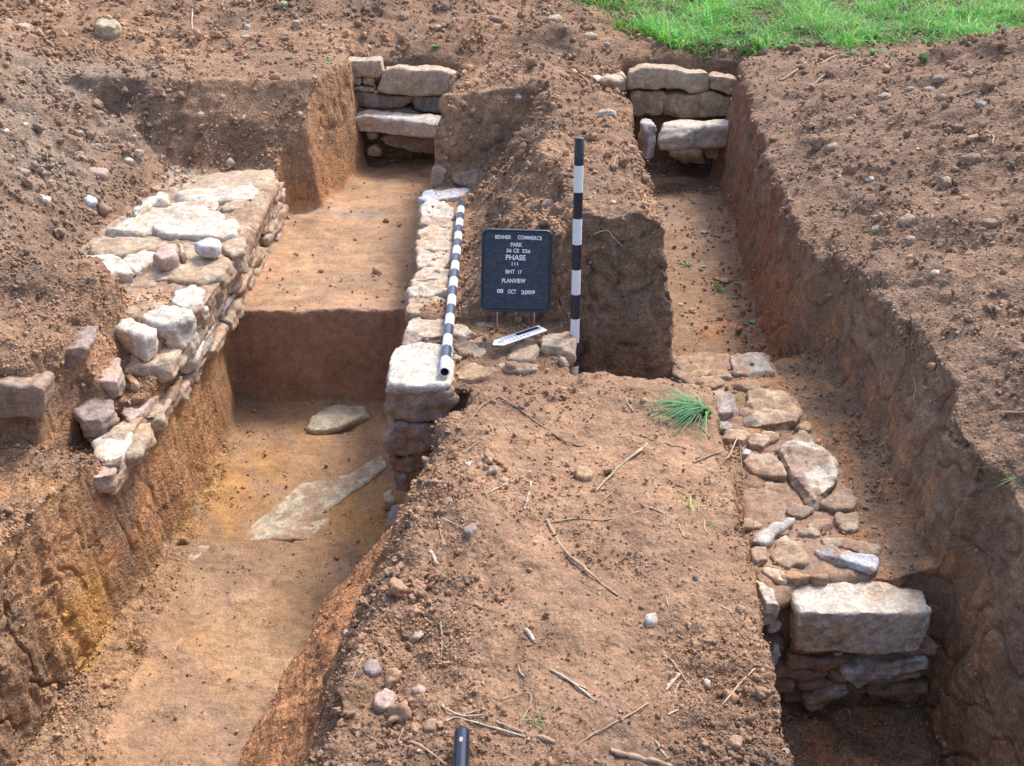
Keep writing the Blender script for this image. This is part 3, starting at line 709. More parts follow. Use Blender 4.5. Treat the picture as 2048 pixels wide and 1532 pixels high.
R_(slab, [(1580,1178),(1600,1160),(1700,1158),(1838,1160),(1852,1182),(1864,1222),(1780,1228),(1690,1228),(1596,1224)], -0.235, 0.155, 'W', 0.22, rough=0.6, taper=0.97, cuts=5, jag=0.6, beds=0.12)
R_(slab, [(1640,1146),(1700,1142),(1790,1144),(1800,1156),(1700,1158)], -0.247, 0.05, 'O', 0.60)
R_(face, [(1684,1338),(1740,1334),(1800,1326),(1856,1318),(1860,1346),(1830,1356),(1770,1360),(1720,1378),(1690,1362)], 2.34, 0.2, 'L', 0.35)
R_(face, [(1612,1312),(1668,1306),(1666,1332),(1614,1336)], 2.40, 0.2, 'P', 0.35)
R_(face, [(1668,1302),(1690,1298),(1684,1312),(1672,1322)], 2.37, 0.15, 'W', 0.1)
R_(face, [(1548,1356),(1610,1344),(1674,1342),(1666,1372),(1620,1388),(1560,1414)], 2.40, 0.2, 'D', 0.6)
R_(face, [(1606,1412),(1640,1392),(1694,1374),(1702,1386),(1670,1406),(1620,1428)], 2.33, 0.2, 'G', 0.35)
R_(face, [(1700,1376),(1780,1366),(1856,1352),(1850,1366),(1780,1378),(1706,1392)], 2.38, 0.2, 'B', 0.5)
R_(face, [(1538,1342),(1544,1308),(1556,1292),(1562,1304),(1552,1332)], 2.34, 0.12, 'L', 0.1)
R_(face, [(1690,1306),(1760,1300),(1850,1292),(1854,1310),(1780,1322),(1694,1328)], 2.40, 0.2, 'D', 0.7)
R_(face, [(1560,1296),(1600,1294),(1608,1330),(1570,1344)], 2.42, 0.2, 'D', 0.7)
R_(face, [(1536,1254),(1566,1256),(1560,1284),(1540,1288)], 2.40, 0.2, 'B', 0.7)

R_(slab, [(1342,707),(1536,705),(1560,744),(1612,800),(1622,850),(1672,900),(1690,960),(1722,1000),(1724,1064),(1770,1110),(1850,1150),(1600,1164),(1560,1200),(1530,1204),(1506,1130),(1488,1000),(1472,900),(1440,830),(1396,776),(1345,745)], -0.224, 0.10, 'B', 0.6, name='mortar_bed', rough=0.9, cuts=0)
for k, (zb, hgt) in enumerate(((-0.66, 0.055), (-0.60, 0.05), (-0.545, 0.045), (-0.495, 0.05), (-0.44, 0.055))):
    x_ = 0.64
    while x_ < 1.24:
        xe = min(x_ + rc_.uniform(0.14, 0.34), 1.29); j = lambda a: rc_.uniform(-a, a); yy_ = 2.345 + rc_.uniform(0, 0.03) + 0.02 * (k == 0)
        if k == 4 and x_ > 0.85: hgt = 0.045
        P = [(x_ + 0.005, zb + j(0.006)), ((x_ + xe) / 2, zb + j(0.008)), (xe - 0.005, zb + j(0.008)), (xe - 0.004, zb + hgt - 0.004 + j(0.006)), ((x_ + xe) / 2 + j(0.03), zb + hgt + j(0.006)), (x_ + 0.006, zb + hgt - 0.006 + j(0.006))]
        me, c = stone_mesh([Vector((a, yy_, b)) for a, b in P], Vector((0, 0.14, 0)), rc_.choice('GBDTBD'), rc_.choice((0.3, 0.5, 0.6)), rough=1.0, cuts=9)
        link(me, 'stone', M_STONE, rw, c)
        x_ = xe
for px, py, a_, b_ in ((1420,760,40,16),(1500,766,34,10),(1440,745,30,10),(1470,868,30,14),(1520,880,28,14),(1545,1005,0,0),(1600,1020,32,14),(1500,1045,24,10),(1640,1048,30,12),(1590,1150,30,8),
                       (1700,1052,26,10),(1640,1150,24,7),(1450,850,26,12),(1560,1060,22,10),(1620,1062,26,8),(1540,870,24,10),(1610,850,22,12)):
    if a_:
        P = []
        for t_ in range(6):
            th_ = t_ * math.pi / 3 + rc_.uniform(-0.35, 0.35); q_ = rc_.uniform(0.8, 1.15); P.append((px + a_ * q_ * math.cos(th_), py + b_ * q_ * math.sin(th_)))
        R_(slab, P, -0.196 - rc_.uniform(0, 0.008), 0.05, rc_.choice('TBOGT'), 0.5)
# wall across the far end
fw = empty('stone_wall', (0.0, 7.35, 0), 'dressed stone wall with a projecting ledge closing the far end of both trenches', 'wall')
def F_(f, *a, **k): return f(*a, parent=fw, **k)
YF = 7.28
for P, y, c, du in (
    ([(668,121),(700,122),(762,122),(768,148),(745,156),(700,160),(668,156)], YF - 0.02, 'T', 0.2),
    ([(752,184),(764,142),(790,136),(830,140),(870,140),(916,148),(908,186),(860,190),(800,189)], YF - 0.03, 'T', 0.18),
    ([(688,158),(722,155),(722,170),(690,172)], YF, 'P', 0.2), ([(725,156),(750,154),(747,172),(725,171)], YF, 'T', 0.2),
    ([(690,174),(746,174),(748,184),(694,182)], YF, 'T', 0.3), ([(696,184),(750,188),(826,192),(822,206),(800,216),(700,214)], YF + 0.02, 'G', 0.5),
    ([(828,192),(885,192),(890,228),(830,220),(824,208)], YF + 0.02, 'G', 0.5), ([(700,215),(800,217),(890,230),(890,240),(700,232)], YF + 0.03, 'V', 0.5),
    ([(1257,180),(1258,146),(1290,134),(1345,137),(1416,144),(1420,182),(1385,186),(1330,178)], YF - 0.03, 'T', 0.18),
    ([(1420,180),(1419,151),(1450,154),(1480,160),(1478,180),(1465,189)], YF - 0.02, 'T', 0.2),
    ([(1482,160),(1520,160),(1520,200),(1484,200)], YF, 'T', 0.4),
    ([(1262,182),(1332,183),(1324,232),(1262,232)], YF, 'T', 0.4), ([(1335,182),(1400,187),(1446,190),(1462,200),(1462,234),(1400,236),(1326,234)], YF - 0.01, 'T', 0.35),
    ([(1448,190),(1500,196),(1500,236),(1465,236)], YF, 'B', 0.4),
    ([(1120,154),(1190,152),(1252,153),(1256,182),(1120,182)], YF, 'T', 0.3)):
    F_(face, P, y, 0.17, c, du, rough=0.8, cuts=3, beds=0.4, taper=0.98)
F_(slab, [(690,226),(712,221),(790,223),(895,234),(895,248),(850,243),(780,237),(700,234)], 0.06, 0.12, 'W', 0.04, rough=0.8, tilt=(0, 0.03), cuts=3)
F_(slab, [(1312,258),(1318,246),(1360,238),(1420,237),(1480,240),(1480,250),(1410,252),(1360,258)], 0.045, 0.15, 'W', 0.12, rough=0.9, cuts=4)
F_(slab, [(1280,246),(1285,237),(1306,240),(1314,250),(1300,256)], 0.07, 0.22, 'L', 0.3)
F_(face, [(755,276),(800,270),(890,284),(890,312),(830,306),(770,292)], 7.17, 0.2, 'G', 0.5)
F_(face, [(730,266),(757,262),(756,278),(740,284)], 7.15, 0.15, 'N', 0.4)
F_(face, [(733,298),(750,292),(764,304),(762,314),(738,314)], 7.08, 0.1, 'O', 0.3)
F_(face, [(1332,308),(1360,303),(1400,306),(1416,314),(1412,328),(1370,328)], 7.12, 0.2, 'T', 0.3)
F_(face, [(1408,300),(1425,283),(1445,280),(1460,292),(1452,318),(1415,318)], 7.05, 0.2, 'P', 0.3)
F_(slab, [(1135,160),(1140,153),(1195,150),(1245,153),(1230,161)], 0.375, 0.05, 'L', 0.2)
F_(slab, [(1198,154),(1208,147),(1235,147),(1250,155),(1225,160)], 0.41, 0.05, 'T', 0.2)
F_(slab, [(152,132),(170,126),(225,124),(232,134),(200,140),(168,140)], 0.40, 0.09, 'W', 0.15)
F_(slab, [(234,136),(240,126),(280,124),(270,134),(250,142)], 0.40, 0.09, 'W', 0.1)
for P_, c_ in (([(275,128),(330,128),(335,146),(280,146)], 'T'), ([(60,134),(150,132),(152,146),(64,148)], 'B'), ([(920,150),(985,146),(990,166),(922,166)], 'T')):
    F_(face, P_, 7.20, 0.2, c_, 0.3, rough=0.7)
F_(slab, [(172,154),(192,150),(212,156),(206,163),(180,160)], 0.40, 0.09, 'T', 0.3)
print('walls', round(time.time() - T0, 1))

# loose stones: each one lies on the ground where the photograph shows it
def loose(px, py, w_, h_, col, label, dust=0.3, sink=0.35, cat='stone', name='stone', rough=1.0, rot=0.0, group=None):
    p, nrm, fi = hit(px, py + h_ * 0.3)
    if p is None: return
    D = (p - Vector((0, 0, CZ))).length
    a = w_ / FPX * D / 2; b = h_ / FPX * D / 2
    rnd = random.Random(int(px * 7 + py))
    n = 7; pts = []
    for i in range(n):
        t = 2 * math.pi * (i + rnd.uniform(-0.3, 0.3)) / n
        r = rnd.uniform(0.8, 1.12)
        u = Vector((math.cos(t) * a * r, math.sin(t) * min(a, b * 1.6) * r, 0)); u.rotate(Matrix.Rotation(rot, 3, 'Z').to_quaternion())
        pts.append(u)
    th = max(b * 1.1, a * 0.45)
    nn = nrm.lerp(Vector((0, 0, 1)), 0.5).normalized()
    q = Vector((0, 0, 1)).rotation_difference(nn)
    for u in pts: u.rotate(q)
    top = [p + u * 0.82 + nn * th * (1 - sink) for u in pts]
    me, c = stone_mesh(top, -nn * th * 1.3, col, dust, rough=rough, taper=1.2, bed=nn)
    o = link(me, name, M_STONE, None, c)
    return tag(o, label, cat, group)
for a in (
    (1166, 942, 52, 36, 'O', 'rounded orange brown stone half sunk in the near baulk', 0.2), (1302, 1234, 34, 32, 'W', 'small cream white stone alone on the near baulk', 0.05),
    (768, 1392, 60, 52, 'P', 'brown wedge shaped stone on the crumbly left edge of the near baulk', 0.35), (862, 1446, 42, 34, 'B', 'brown rounded stone left of the bent twig near the black pole', 0.4),
    (828, 1452, 26, 26, 'O', 'small orange brown stone beside the bigger stone near the black pole', 0.4), (942, 1053, 42, 36, 'V', 'grey angular stone among clods at the left edge of the near baulk', 0.25),
    (838, 1376, 34, 18, 'P', 'long thin brown stone right of the wedge shaped stone', 0.3), (745, 1330, 40, 28, 'V', 'dark stone sticking out of the lower left edge of the near baulk', 0.3),
    (1412, 1360, 20, 22, 'L', 'round pale grey pebble on the right side of the near baulk', 0.02), (1391, 1152, 17, 16, 'D', 'small dark brown round pebble on the near baulk', 0.2),
    (1480, 1212, 22, 20, 'O', 'small yellow brown pebble near the right edge of the near baulk', 0.3), (1470, 1478, 38, 30, 'P', 'pinkish stone among clods at the bottom right of the near baulk', 0.4),
    (1125, 775, 20, 12, 'O', 'little ochre pebble on the near baulk below the photo scale', 0.2), (936, 925, 16, 14, 'W', 'tiny pale pebble in the crumbs on the left of the near baulk', 0.1),
    (895, 1000, 34, 26, 'B', 'brown lump of stone at the top of the crumbly left slope', 0.5), (1008, 958, 22, 18, 'T', 'small tan stone beside the folded dry leaf', 0.4),
    (216, 50, 62, 56, 'Y', 'big square yellow grey block on the soil bank at the upper left', 0.2), (592, 44, 24, 40, 'T', 'upright pointed tan stone on the upper left bank', 0.3),
    (46, 52, 44, 26, 'T', 'long tan stone at the far upper left corner', 0.3), (494, 50, 16, 20, 'L', 'small blue grey stone between the two larger ones on the far bank', 0.1),
    (492, 72, 24, 12, 'Y', 'flat tan stone just below the small blue grey one on the far bank', 0.2), (570, 4, 22, 14, 'N', 'greenish stone at the very top edge of the far bank', 0.1),
    (1110, 34, 38, 24, 'Y', 'flat yellowish stone on bare soil left of the grass', 0.2), (1180, 68, 38, 16, 'T', 'flat pale stone just in front of the grass edge', 0.25),
    (1215, 86, 16, 12, 'G', 'small grey stone near the front of the grass edge', 0.1), (990, 36, 44, 14, 'D', 'dark flat stone on the far soil heap', 0.3),
    (876, 52, 22, 14, 'G', 'grey stone on the far soil heap behind the wall', 0.3), (1146, 140, 22, 12, 'Y', 'yellowish stone in the cut soil above the far wall', 0.25),
    (808, 28, 30, 20, 'B', 'brown stone half buried high on the far bank', 0.5), (648, 50, 16, 12, 'P', 'reddish pebble right of the upright tan stone', 0.3),
    (180, 398, 34, 22, 'L', 'white stone lying on the slope left of the rubble wall', 0.05), (90, 394, 26, 18, 'W', 'pale stone on the gravelly slope at the left', 0.2),
    (198, 340, 42, 26, 'P', 'pinkish angular stone on the left gravel slope', 0.3), (158, 306, 24, 16, 'T', 'tan stone above the pinkish angular one on the left slope', 0.3),
    (158, 262, 22, 20, 'G', 'rounded grey stone in the middle of the left gravel slope', 0.3), (268, 270, 14, 14, 'T', 'single tan pebble high on the smooth part of the left slope', 0.1),
    (256, 316, 26, 16, 'W', 'white flake beside an orange clod on the left slope', 0.15), (50, 246, 14, 14, 'W', 'bright white pebble near the left edge of the gravel slope', 0.0),
    (12, 260, 14, 10, 'L', 'pale pebble at the left frame edge of the gravel slope', 0.0), (600, 224, 14, 14, 'N', 'small grey green pebble in the bank face by the orange cut', 0.1),
    (402, 226, 18, 14, 'T', 'pale pebble in the middle of the left bank face', 0.2), (46, 340, 30, 18, 'G', 'grey stone low on the left gravel slope', 0.4),
    (215, 415, 20, 12, 'B', 'brown stone just above the white end of the rubble wall', 0.4),
    (1036, 190, 20, 16, 'G', 'round grey pebble on top of the middle baulk', 0.1), (1212, 222, 46, 18, 'W', 'crumbly whitish lump on the right shoulder of the middle baulk', 0.4),
    (1106, 205, 18, 22, 'T', 'tan pebble near the crest of the middle baulk', 0.3), (1030, 282, 20, 24, 'G', 'greyish stone in the left side of the middle baulk', 0.5),
    (940, 350, 90, 34, 'V', 'dark rounded boulder bulging from the foot of the middle baulk', 0.55), (1095, 404, 34, 26, 'P', 'brown curled lump in the spill behind the letter board', 0.4),
    (1226, 402, 14, 12, 'W', 'small white chip on the spill right of the upright pole', 0.1), (1262, 292, 26, 14, 'P', 'small pinkish stone near the right edge of the middle baulk', 0.4),
    (1770, 190, 30, 22, 'G', 'grey square stone on the right heap', 0.2), (1820, 176, 24, 14, 'G', 'lower grey stone of the pair high on the right heap', 0.2),
    (1880, 152, 36, 16, 'B', 'brown stone below the straw on the right heap', 0.3), (1858, 176, 26, 20, 'G', 'larger grey stone of the pair high on the right heap', 0.2),
    (1890, 358, 32, 42, 'T', 'tall tan stone half buried in the right heap', 0.4), (1945, 272, 30, 14, 'O', 'orange brick like stone on the right heap', 0.1),
    (1940, 312, 50, 26, 'D', 'dark slab casting a shadow on the right heap', 0.4), (1960, 205, 30, 16, 'G', 'grey slab near the right edge of the heap', 0.4),
    (1815, 434, 40, 20, 'T', 'tan flat stone of the pair in the middle of the right heap', 0.4), (1858, 432, 26, 18, 'P', 'pinkish flat stone of the pair in the middle of the right heap', 0.4),
    (1752, 454, 22, 14, 'Y', 'yellowish stone on the rim of the right trench', 0.3), (1980, 440, 34, 20, 'B', 'brown stone low on the right heap by the frame edge', 0.4),
    (1820, 474, 26, 26, 'P', 'reddish round stone on the right heap below the flat pair', 0.3), (1664, 290, 28, 14, 'T', 'tan stone among pebbles above the right trench rim', 0.3),
    (1700, 235, 26, 16, 'B', 'brown stone on the upper slope of the right heap', 0.4), (1630, 290, 18, 12, 'O', 'orange pebble above the right trench rim', 0.3),
    (1740, 355, 20, 12, 'W', 'small pale pebble in the middle of the right slope', 0.2), (1870, 542, 22, 12, 'W', 'pale pebble at the break of the right slope', 0.2),
    (1940, 505, 22, 14, 'O', 'yellow brown pebble low on the right heap', 0.2),
    (1515, 966, 0, 0, 'L', '', 0)):
    if a[2]: loose(*a[:6], dust=a[6])
# boulder in the left soil mass
o = face([(-40,776),(0,768),(50,776),(68,770),(86,778),(88,812),(78,838),(60,836),(20,838),(-40,830)], 3.10, 0.13, 'B', 0.15, name='boulder', rough=0.45, cuts=3, taper=0.9, jag=0.5)
tag(o, 'large squared dark boulder jutting from the soil at the left edge', 'boulder')
o = face([(100,716),(130,700),(162,694),(172,700),(168,718),(142,738),(110,736)], 3.42, 0.22, 'V', 0.35, name='stone')
tag(o, 'grey pointed stone poking out under the soil mass above the boulder', 'stone')
# rocks in the floor of the deep pit
o = slab([(612,852),(622,836),(652,814),(690,808),(728,812),(742,826),(716,836),(690,848),(650,858)], -0.765, 0.07, 'N', 0.12, name='rock', rough=1.0, cuts=5)
tag(o, 'flat greenish rock with a crack at the back of the deep pit floor', 'rock')
o = slab([(478,1084),(500,1050),(548,1010),(600,966),(668,952),(700,946),(736,922),(766,906),(776,930),(742,960),(700,985),(668,1010),(662,1040),(640,1066),(610,1080),(560,1078)], -0.790, 0.05, 'N', 0.46, name='rock', rough=0.35, cuts=1)
tag(o, 'broad pale greenish rock surface exposed flat in the deep pit floor', 'rock')
o = slab([(372,1118),(384,1096),(408,1086),(422,1092),(400,1112),(386,1126)], -0.796, 0.03, 'W', 0.5, name='stone')
tag(o, 'small white patch of stone in the near part of the pit floor', 'stone')
print('loose', round(time.time() - T0, 1))

# ------------------------------------------------------------------ soil crumbs: far too many to count
def lumps(name, n, size_fn, weight_fn, seed, colmul=1.0, flat=0.8, label=None):
    rs = np.random.RandomState(seed)
    x, y, z = gX.T
    wgt = weight_fn(x, y, z, gN) ; wgt = np.clip(wgt, 0, None); wgt /= wgt.sum()
    pick = rs.choice(len(gX), n, p=wgt)
    P = gX[pick] + rs.randn(n, 3) * (0.0015 * y[pick])[:, None]
    NN = gN[pick]
    s = size_fn(rs, n, y[pick])
    bm = bmesh.new(); bmesh.ops.create_icosphere(bm, subdivisions=1 if n > 20000 else 3, radius=1.0)
    bv = np.array([v.co[:] for v in bm.verts]); bf = np.array([[v.index for v in f.verts] for f in bm.faces]); bm.free()
    K = 8; var = []
    for k in range(K):
        d = 1 + 0.75 * perlin(bv[:, 0] * 1.1 + k * 9, bv[:, 1] * 1.1, bv[:, 2] * 1.1, seed + k) + 0.45 * perlin(bv[:, 0] * 2.4 + k * 9, bv[:, 1] * 2.4, bv[:, 2] * 2.4, seed + k + 50)
        var.append(bv * d[:, None])
    var = np.array(var)
    kk = rs.randint(0, K, n)
    q = rs.randn(n, 4); q /= np.linalg.norm(q, axis=1)[:, None]
    a, b, c, d = q.T
    Rm = np.stack([1 - 2*(c*c + d*d), 2*(b*c - a*d), 2*(b*d + a*c), 2*(b*c + a*d), 1 - 2*(b*b + d*d), 2*(c*d - a*b), 2*(b*d - a*c), 2*(c*d + a*b), 1 - 2*(b*b + c*c)], -1).reshape(n, 3, 3)
    sc3 = s[:, None] * np.stack([rs.uniform(0.8, 1.3, n), rs.uniform(0.7, 1.1, n), rs.uniform(0.55, 0.95, n)], -1)
    V = var[kk] * sc3[:, None, :]
    V = np.einsum('nij,nkj->nki', Rm, V) + (P + NN * (s * 0.25)[:, None])[:, None, :]
    nv = len(bv)
    F = (bf[None] + (np.arange(n) * nv)[:, None, None]).reshape(-1, 3)
    me = grid_mesh(V.reshape(-1, 3), F, name)
    cc = gC[pick] * rs.uniform(0.95, 1.5, n)[:, None] * np.array(colmul)
    lite = rs.rand(n) < 0.035
    cc[lite] = cc[lite] * 0.4 + np.array([0.5, 0.42, 0.34]) * 0.6
    set_col(me, np.repeat(np.clip(cc, 0.02, 0.85), nv, 0))
    o = link(me, name, M_CRUMB)
    tag(o, label, 'soil', kind='stuff')
    return o
def clump(x, y, s, a=0.0, b=0.6): return sstep(a, b, fbm(x, y, 0, s, 777, 2) + 0.2)
def w_fine(x, y, z, N):
    pitf = 1 - 0.72 * ((z < -0.25) & (x < -0.35) & (x > -1.38 - 0.02 * y))
    w_ = roughness(x, y, z) ** 1.5 * (0.25 + clump(x, y, 0.3)) * sstep(0.1, 0.6, N[:, 2])
    w_ = w_ * (0.15 + 0.85 * (y > 1.2)) * (y < 11) * (1 - 0.5 * (x > 1.4))
    return w_ * (np.abs(x / y) < 0.75) * pitf
def w_big(x, y, z, N):
    left = np.exp(-((x + 0.27) / 0.16) ** 2) * (y < 3.0) * (z > -0.25) * 3.5
    nr = np.exp(-((x - 0.48) / 0.14) ** 2) * (y < 1.85) * (z > -0.2) * 2.5
    heap = (x > 1.45) * 0.35 * (z > 0.15); lh = (x < -2.0) * (y > 4) * 1.6
    oth = 0.15 * (roughness(x, y, z) > 0.6) + 0.5 * (y > 7.3)
    nrp = (x > 0.6) * (z < -0.6) * 1.2
    return (left + nr + heap + lh + oth + nrp) * (0.1 + clump(x, y, 0.25)) * sstep(0.2, 0.7, N[:, 2]) * (np.abs(x / y) < 0.75) * (y < 11)
lumps('soil_crumbs', 120000, lambda r, n, y: y * 0.00115 * np.exp(r.randn(n) * 0.45), w_fine, 11, label='fine loose crumbs of dry brown soil strewn over baulks and heaps')
lumps('soil_clods', 5200, lambda r, n, y: np.minimum(y * 0.0026 * np.exp(r.randn(n) * 0.5), 0.03), w_big, 12, label='larger rounded soil clods and gravel gathered on edges and slopes')
def w_edge(x, y, z, N):
    left = np.exp(-((x + 0.24 + 0.05 * (2.4 - y)) / 0.13) ** 2) * (y < 2.75) * (z > -0.2)
    nr = np.exp(-((x - 0.50) / 0.11) ** 2) * (y < 1.85) * (z > -0.2)
    return (left + nr + 0.05 * (x > 1.5) * (y > 2.5) * (y < 8) + 0.10 * (x < -1.9) * (y > 3.5)) * (0.05 + clump(x, y, 0.22)) * sstep(0.3, 0.7, N[:, 2]) * (np.abs(x / y) < 0.7)
lumps('soil_lumps', 420, lambda r, n, y: np.minimum(y * 0.0052 * np.exp(r.randn(n) * 0.35), 0.04), w_edge, 15, label='fist sized crumbly lumps of earth along the broken edges of the baulk and on the heaps')
print('crumbs', round(time.time() - T0, 1))
# ------------------------------------------------------------------ tubes (poles, sticks, roots)
def tube_mesh(pts, rad, seg=8, cap=True, wob=0.0, seed=0):
    rs = np.random.RandomState(seed)
    pts = [Vector(p) for p in pts]; n = len(pts)
    V = []; F = []
    up = Vector((0, 0, 1))
    for i, p in enumerate(pts):
        t = (pts[min(i + 1, n - 1)] - pts[max(i - 1, 0)]).normalized()
        a = t.cross(up)
        if a.length < 0.1: a = t.cross(Vector((0, 1, 0)))
        a.normalize(); b = a.cross(t)
        r = rad[i] if hasattr(rad, '__len__') else rad
        for k in range(seg):
            th = 2 * math.pi * k / seg; rr = r * (1 + wob * rs.uniform(-1, 1))
            V.append(p + a * math.cos(th) * rr + b * math.sin(th) * rr)
    for i in range(n - 1):
        for k in range(seg):
            F.append([i * seg + k, i * seg + (k + 1) % seg, (i + 1) * seg + (k + 1) % seg, (i + 1) * seg + k])
    if cap:
        F.append(list(range(seg - 1, -1, -1))); F.append([(n - 1) * seg + k for k in range(seg)])
    return V, F
def join_mesh(parts, smooth=True):
    V = []; F = []
    for v, f in parts:
        o = len(V); V += v; F += [[i + o for i in q] for q in f]
    me = mesh_from(V, F)
    if smooth: me.polygons.foreach_set('use_smooth', np.ones(len(me.polygons), bool))
    return me
def local(V, c): return [Vector(v) - c for v in V]
def catmull(P, sub=4):
    P = [Vector(p) for p in P]; out = []
    for i in range(len(P) - 1):
        p0 = P[max(i - 1, 0)]; p1 = P[i]; p2 = P[i + 1]; p3 = P[min(i + 2, len(P) - 1)]
        for k in range(sub):
            t = k / sub
            out.append(0.5 * ((2 * p1) + (p2 - p0) * t + (2 * p0 - 5 * p1 + 4 * p2 - p3) * t * t + (3 * p1 - p0 - 3 * p2 + p3) * t ** 3))
    out.append(P[-1]); return out

M_BLACK = plain('black_paint', (0.012, 0.018, 0.035), 0.38, 0.5, var=0.12, bump=0.1)
M_WHITE = plain('white_paint', (0.78, 0.79, 0.82), 0.45, 0.5, var=0.10, bump=0.1)
M_PLBLUE = plain('faded_blue_black_paint', (0.045, 0.075, 0.13), 0.30, 0.6, var=0.25, bump=0.1)
M_HOLE = plain('pipe_inside', (0.10, 0.08, 0.07), 0.8)
def range_pole(a, b, r, n, first_white, dark, label, hollow=False):
    """painted banded tube from a to b"""
    a = Vector(a); b = Vector(b); ax = (b - a).normalized(); Lh = (b - a).length
    rot = Vector((0, 0, 1)).rotation_difference(ax)
    root = empty('range_pole', a, label, 'range pole')
    seg = 28; V = []; F = []; mi = []
    ri = r * 0.78
    rings = []
    for i in range(n + 1): rings.append((Lh * i / n, r))
    e = r * 0.10
    prof = [(e, ri)] if hollow else []
    prof = [(0.0, ri)] + [(0.0, r - e), (e, r)] + [(Lh * i / n, r) for i in range(1, n)] + [(Lh - e, r), (Lh, r - e)]
    for h, rr in prof:
        for k in range(seg):
            t = 2 * math.pi * k / seg; V.append(Vector((rr * math.cos(t), rr * math.sin(t), h)))
    for i in range(len(prof) - 1):
        hm = 0.5 * (prof[i][0] + prof[i + 1][0]); band = min(n - 1, int(hm / Lh * n)); m_ = (band % 2 == 0) == first_white
        for k in range(seg):
            F.append([i * seg + k, i * seg + (k + 1) % seg, (i + 1) * seg + (k + 1) % seg, (i + 1) * seg + k]); mi.append(0 if m_ else 1)
    F.append([(len(prof) - 1) * seg + k for k in range(seg)]); mi.append(1 if (n % 2 == 0) == first_white else 0)
    if not hollow: F.append(list(range(seg - 1, -1, -1))); mi.append(0 if first_white else 1)
    for v in V: v.rotate(rot)
    me = mesh_from(V, F); me.materials.append(M_WHITE); me.materials.append(dark)
    me.polygons.foreach_set('material_index', mi)
    me.polygons.foreach_set('use_smooth', [len(f) == 4 for f in F])
    tb = link(me, 'banded_tube', None, root, a)
    if hollow:
        V = []; F = []
        for h in (-0.0005, 0.25):
            for k in range(seg):
                t = 2 * math.pi * k / seg; V.append(Vector((ri * math.cos(t), ri * math.sin(t), h)))
        for k in range(seg): F.append([k, seg + k, seg + (k + 1) % seg, (k + 1) % seg])
        F.append([seg + k for k in range(seg)])
        for v in V: v.rotate(rot)
        me = mesh_from(V, F); link(me, 'hollow_end', M_HOLE, root, a)
    return root, rot
# upright pole: top seen at (1159,273)
ptop = PY(1159, 275, 3.72); pb = PY(1148, 730, 3.66)
d_ = (pb - ptop).normalized()
range_pole(ptop, ptop + d_ * (pb - ptop).length * (10 / 9.0), 0.0178, 10, False, M_BLACK, 'black and white banded pole standing upright beside the letter board')
# lying pole with its open end towards us
pa = PZ(889, 744, 0.035); pe = PZ(923, 406, 0.055)
range_pole(pa, pe, 0.0195, 20, True, M_PLBLUE, 'black and white banded pole lying along the top of the middle stone wall', hollow=True)
# the end of a dark pole lying towards the photographer
q0 = hit(925, 1486)[0]
r3 = 0.0172
pe = Vector((q0.x, q0.y, q0.z + r3 + 0.02)); pn = Vector((q0.x + 0.015, 0.55, q0.z + r3 + 0.03))
rt3 = empty('pole', pe, 'dark navy pole end lying on the soil at the bottom of the frame', 'pole')
seg = 28; V = []; F = []
ax = (pn - pe).normalized(); rot = Vector((0, 0, 1)).rotation_difference(ax)
prof = [(0, 0.0), (0, r3 * 0.55), (0.0015, r3 * 0.8), (0.005, r3 * 0.97), (0.008, r3), (0.9, r3)]
for h, rr in prof:
    for k in range(seg):
        t = 2 * math.pi * k / seg; v = Vector((rr * math.cos(t), rr * math.sin(t), h)); v.rotate(rot); V.append(v)
for i in range(len(prof) - 1):
    for k in range(seg): F.append([i * seg + k, (i + 1) * seg + k, (i + 1) * seg + (k + 1) % seg, i * seg + (k + 1) % seg])
me = mesh_from(V, F); me.polygons.foreach_set('use_smooth', [True] * len(F))
M_NAVY = plain('navy_enamel', (0.006, 0.012, 0.035), 0.22, 0.6)
link(me, 'tube', M_NAVY, rt3, pe)
M_CHIP = plain('bare_spot', (0.42, 0.34, 0.26), 0.7)
V = []
for k in range(9):
    t = 2 * math.pi * k / 9; rr = (0.0042 if k % 2 else 0.0052)
    ang = rr * math.cos(t) / r3 * 0.8 - 0.05; h = 0.040 + rr * 1.6 * math.sin(t)
    # angle measured from straight up
    lat = Vector((1, 0, 0)); upv = lat.cross(ax).normalized()
    if upv.z < 0: upv = -upv
    V.append((lat * math.sin(ang) + upv * math.cos(ang)) * (r3 + 0.0004) + ax * h)
me = mesh_from(V, [list(range(9))]); link(me, 'paint_chip', M_CHIP, rt3, pe)

# ------------------------------------------------------------------ letter board
M_FELT = plain('board_plastic', (0.026, 0.045, 0.080), 0.42, 0.5, var=0.32)
M_FRAME = plain('board_frame', (0.020, 0.032, 0.055), 0.32, 0.6)
M_LET = plain('white_letters', (0.85, 0.86, 0.88), 0.5)
M_WIRE = plain('white_wire', (0.75, 0.74, 0.72), 0.4)
tl, tr, bl, br = PY(966, 457, 3.79), PY(1105, 460, 3.79), PY(958, 621, 3.72), PY(1102, 625, 3.72)
BW = ((tr - tl).length + (br - bl).length) / 2; BH = ((tl - bl).length + (tr - br).length) / 2
ex = ((tr - tl) + (br - bl)).normalized(); ey = ((tl - bl) + (tr - br)).normalized(); ez = ex.cross(ey).normalized(); ey = ez.cross(ex)
bc = (tl + tr + bl + br) / 4
board = empty('letter_board', bc, 'dark grooved letter board with white lettering standing on wire legs', 'letter board')
Mb = Matrix((ex, ey, ez)).transposed().to_4x4()
def bput(me, name, m, smooth=False):
    me.transform(Mb); me.update()
    return link(me, name, m, board, bc)
